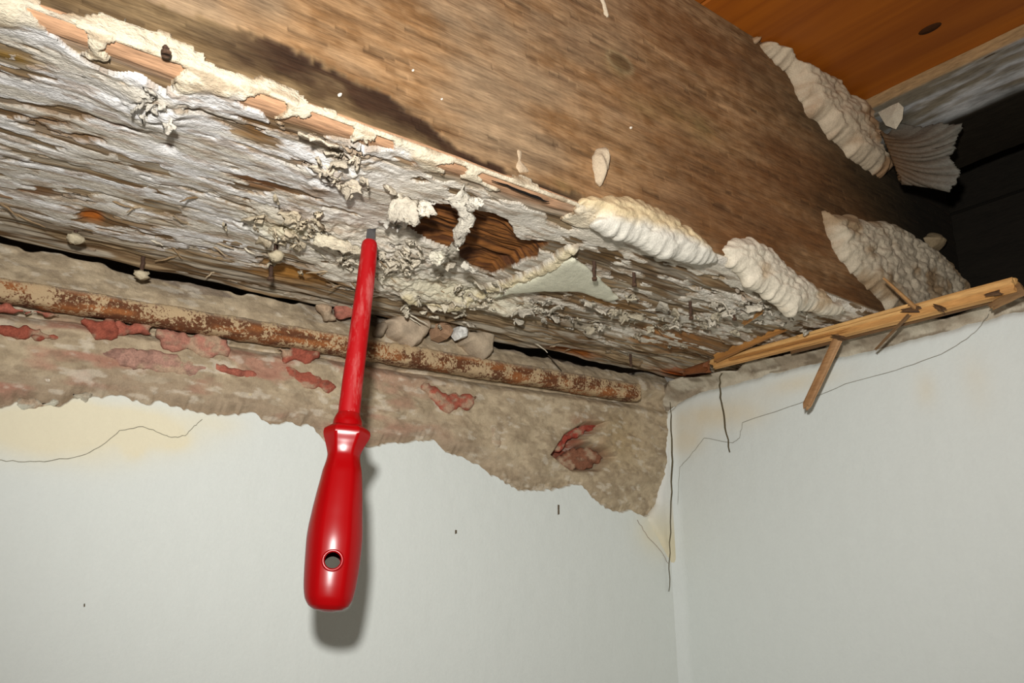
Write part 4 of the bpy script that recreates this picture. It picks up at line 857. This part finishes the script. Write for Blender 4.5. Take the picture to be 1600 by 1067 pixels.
# handle: flange, waist, belly, rounded butt
V, q = loft('handle', [(664, 44, 543, .2), (668, 60, 543, .7), (672, 70, 542.5, .9), (680, 72, 542, .95), (692, 63, 540, .9), (704, 54, 538, .7), (715, 51, 537, .5), (737, 61, 535, .45), (771, 71, 531, .4), (808, 80, 526.5, .4), (838, 86, 523.5, .4), (865, 86, 521, .4),
                       (890, 84.5, 518.5, .4), (918, 80.5, 515.5, .38), (936, 74, 513.8, .3), (947, 62, 513, .2), (953, 44, 512.5, .1), (956, 18, 512.5, 0)], M_handle, sd, 60, flat=0.8)
hd = obj('handle', V, q, M_handle, sd)
hc = axpt(879); dh = depth(hc); hc = hc + side * ((519.5 - (CX + (hc @ R)[0] / dh * F_PX)) * dh / F_PX)
vw = -hc / np.linalg.norm(hc)
hax = fwd
def ringpts(c, r, n): 
    b_ = ax; return [c + r * (math.cos(a) * side + math.sin(a) * b_) for a in np.arange(n) * 2 * np.pi / n]
rh = 12.5 * dh / F_PX
nh = 28
cut_v = np.concatenate([ringpts(hc + hax * 0.12, rh * 1.02, nh), ringpts(hc + hax * -0.12, rh * 1.02, nh)])
cutter = obj('cutter', cut_v, [tuple(range(nh))[::-1], tuple(range(nh, 2 * nh))] + [(j, (j + 1) % nh, nh + (j + 1) % nh, nh + j) for j in range(nh)], M_handle, sd)
bpy.context.view_layer.update()
bm_ = hd.modifiers.new('hole', 'BOOLEAN'); bm_.operation = 'DIFFERENCE'; bm_.object = cutter; bm_.solver = 'EXACT'
dg = bpy.context.evaluated_depsgraph_get(); dg.update()
new = bpy.data.meshes.new_from_object(hd.evaluated_get(dg)); hd.modifiers.clear(); hd.data = new
bpy.data.objects.remove(cutter)
new.polygons.foreach_set('use_smooth', np.full(len(new.polygons), True)); 
try: new.set_sharp_from_angle(angle=math.radians(50))
except Exception: pass
# raised rim round the hanging hole
surf = hc + hax * (86 / 2 * dh / F_PX * 0.8 * 0.92)
thm = np.arange(10) * 2 * np.pi / 10
Vt = []; 
for a in np.arange(36) * 2 * np.pi / 36:
    rd = math.cos(a) * side + math.sin(a) * ax
    for b in thm: Vt.append(surf + rd * (rh * 1.16 + 0.004 * math.cos(b)) + hax * (0.004 * math.sin(b)))
a_ = np.arange(360).reshape(36, 10); b1 = np.roll(a_, -1, 0); b2 = np.roll(b1, -1, 1); b3 = np.roll(a_, -1, 1)
obj('hole_rim', Vt, np.stack([a_, b1, b2, b3], -1).reshape(-1, 4), M_handle, sd)
V, q = loft('collar', [(646, 34, 545, 0), (652, 40, 544, .1), (659, 45, 543.5, .2), (668, 46, 543, .2)], M_handle, sd, 40, flat=0.95); obj('collar', V, q, M_handle, sd)
V, q = loft('shaft_sleeve', [(377, 19, 578, 0), (380, 23, 577.6, 0), (385, 25, 577, 0), (420, 27, 573.5, 0), (480, 29, 566, 0), (560, 31, 556, 0), (620, 33, 548.5, 0), (650, 34, 545, 0)], M_sleeve, sd, 32, flat=0.95)
obj('shaft_sleeve', V, q, M_sleeve, sd, smooth=True)
p_a = axpt(379); da = depth(p_a); p_a = p_a + side * ((578 - (CX + (p_a @ R)[0] / da * F_PX)) * da / F_PX); wq = 6.5 * da / F_PX
p_b = p_a - ax * 0.055
Vt = []
for p, w, t_ in ((p_a, wq, 0.009), (p_a - ax * 0.02, wq * 1.05, 0.007), (p_b, wq, 0.003)):
    Vt += [p + side * w + fwd * t_, p - side * w + fwd * t_, p - side * w - fwd * t_, p + side * w - fwd * t_]
obj('steel_blade', Vt, [(0, 1, 5, 4), (1, 2, 6, 5), (2, 3, 7, 6), (3, 0, 4, 7), (4, 5, 9, 8), (5, 6, 10, 9), (6, 7, 11, 10), (7, 4, 8, 11), (8, 9, 10, 11), (3, 2, 1, 0)], M_steel, sd, smooth=False)
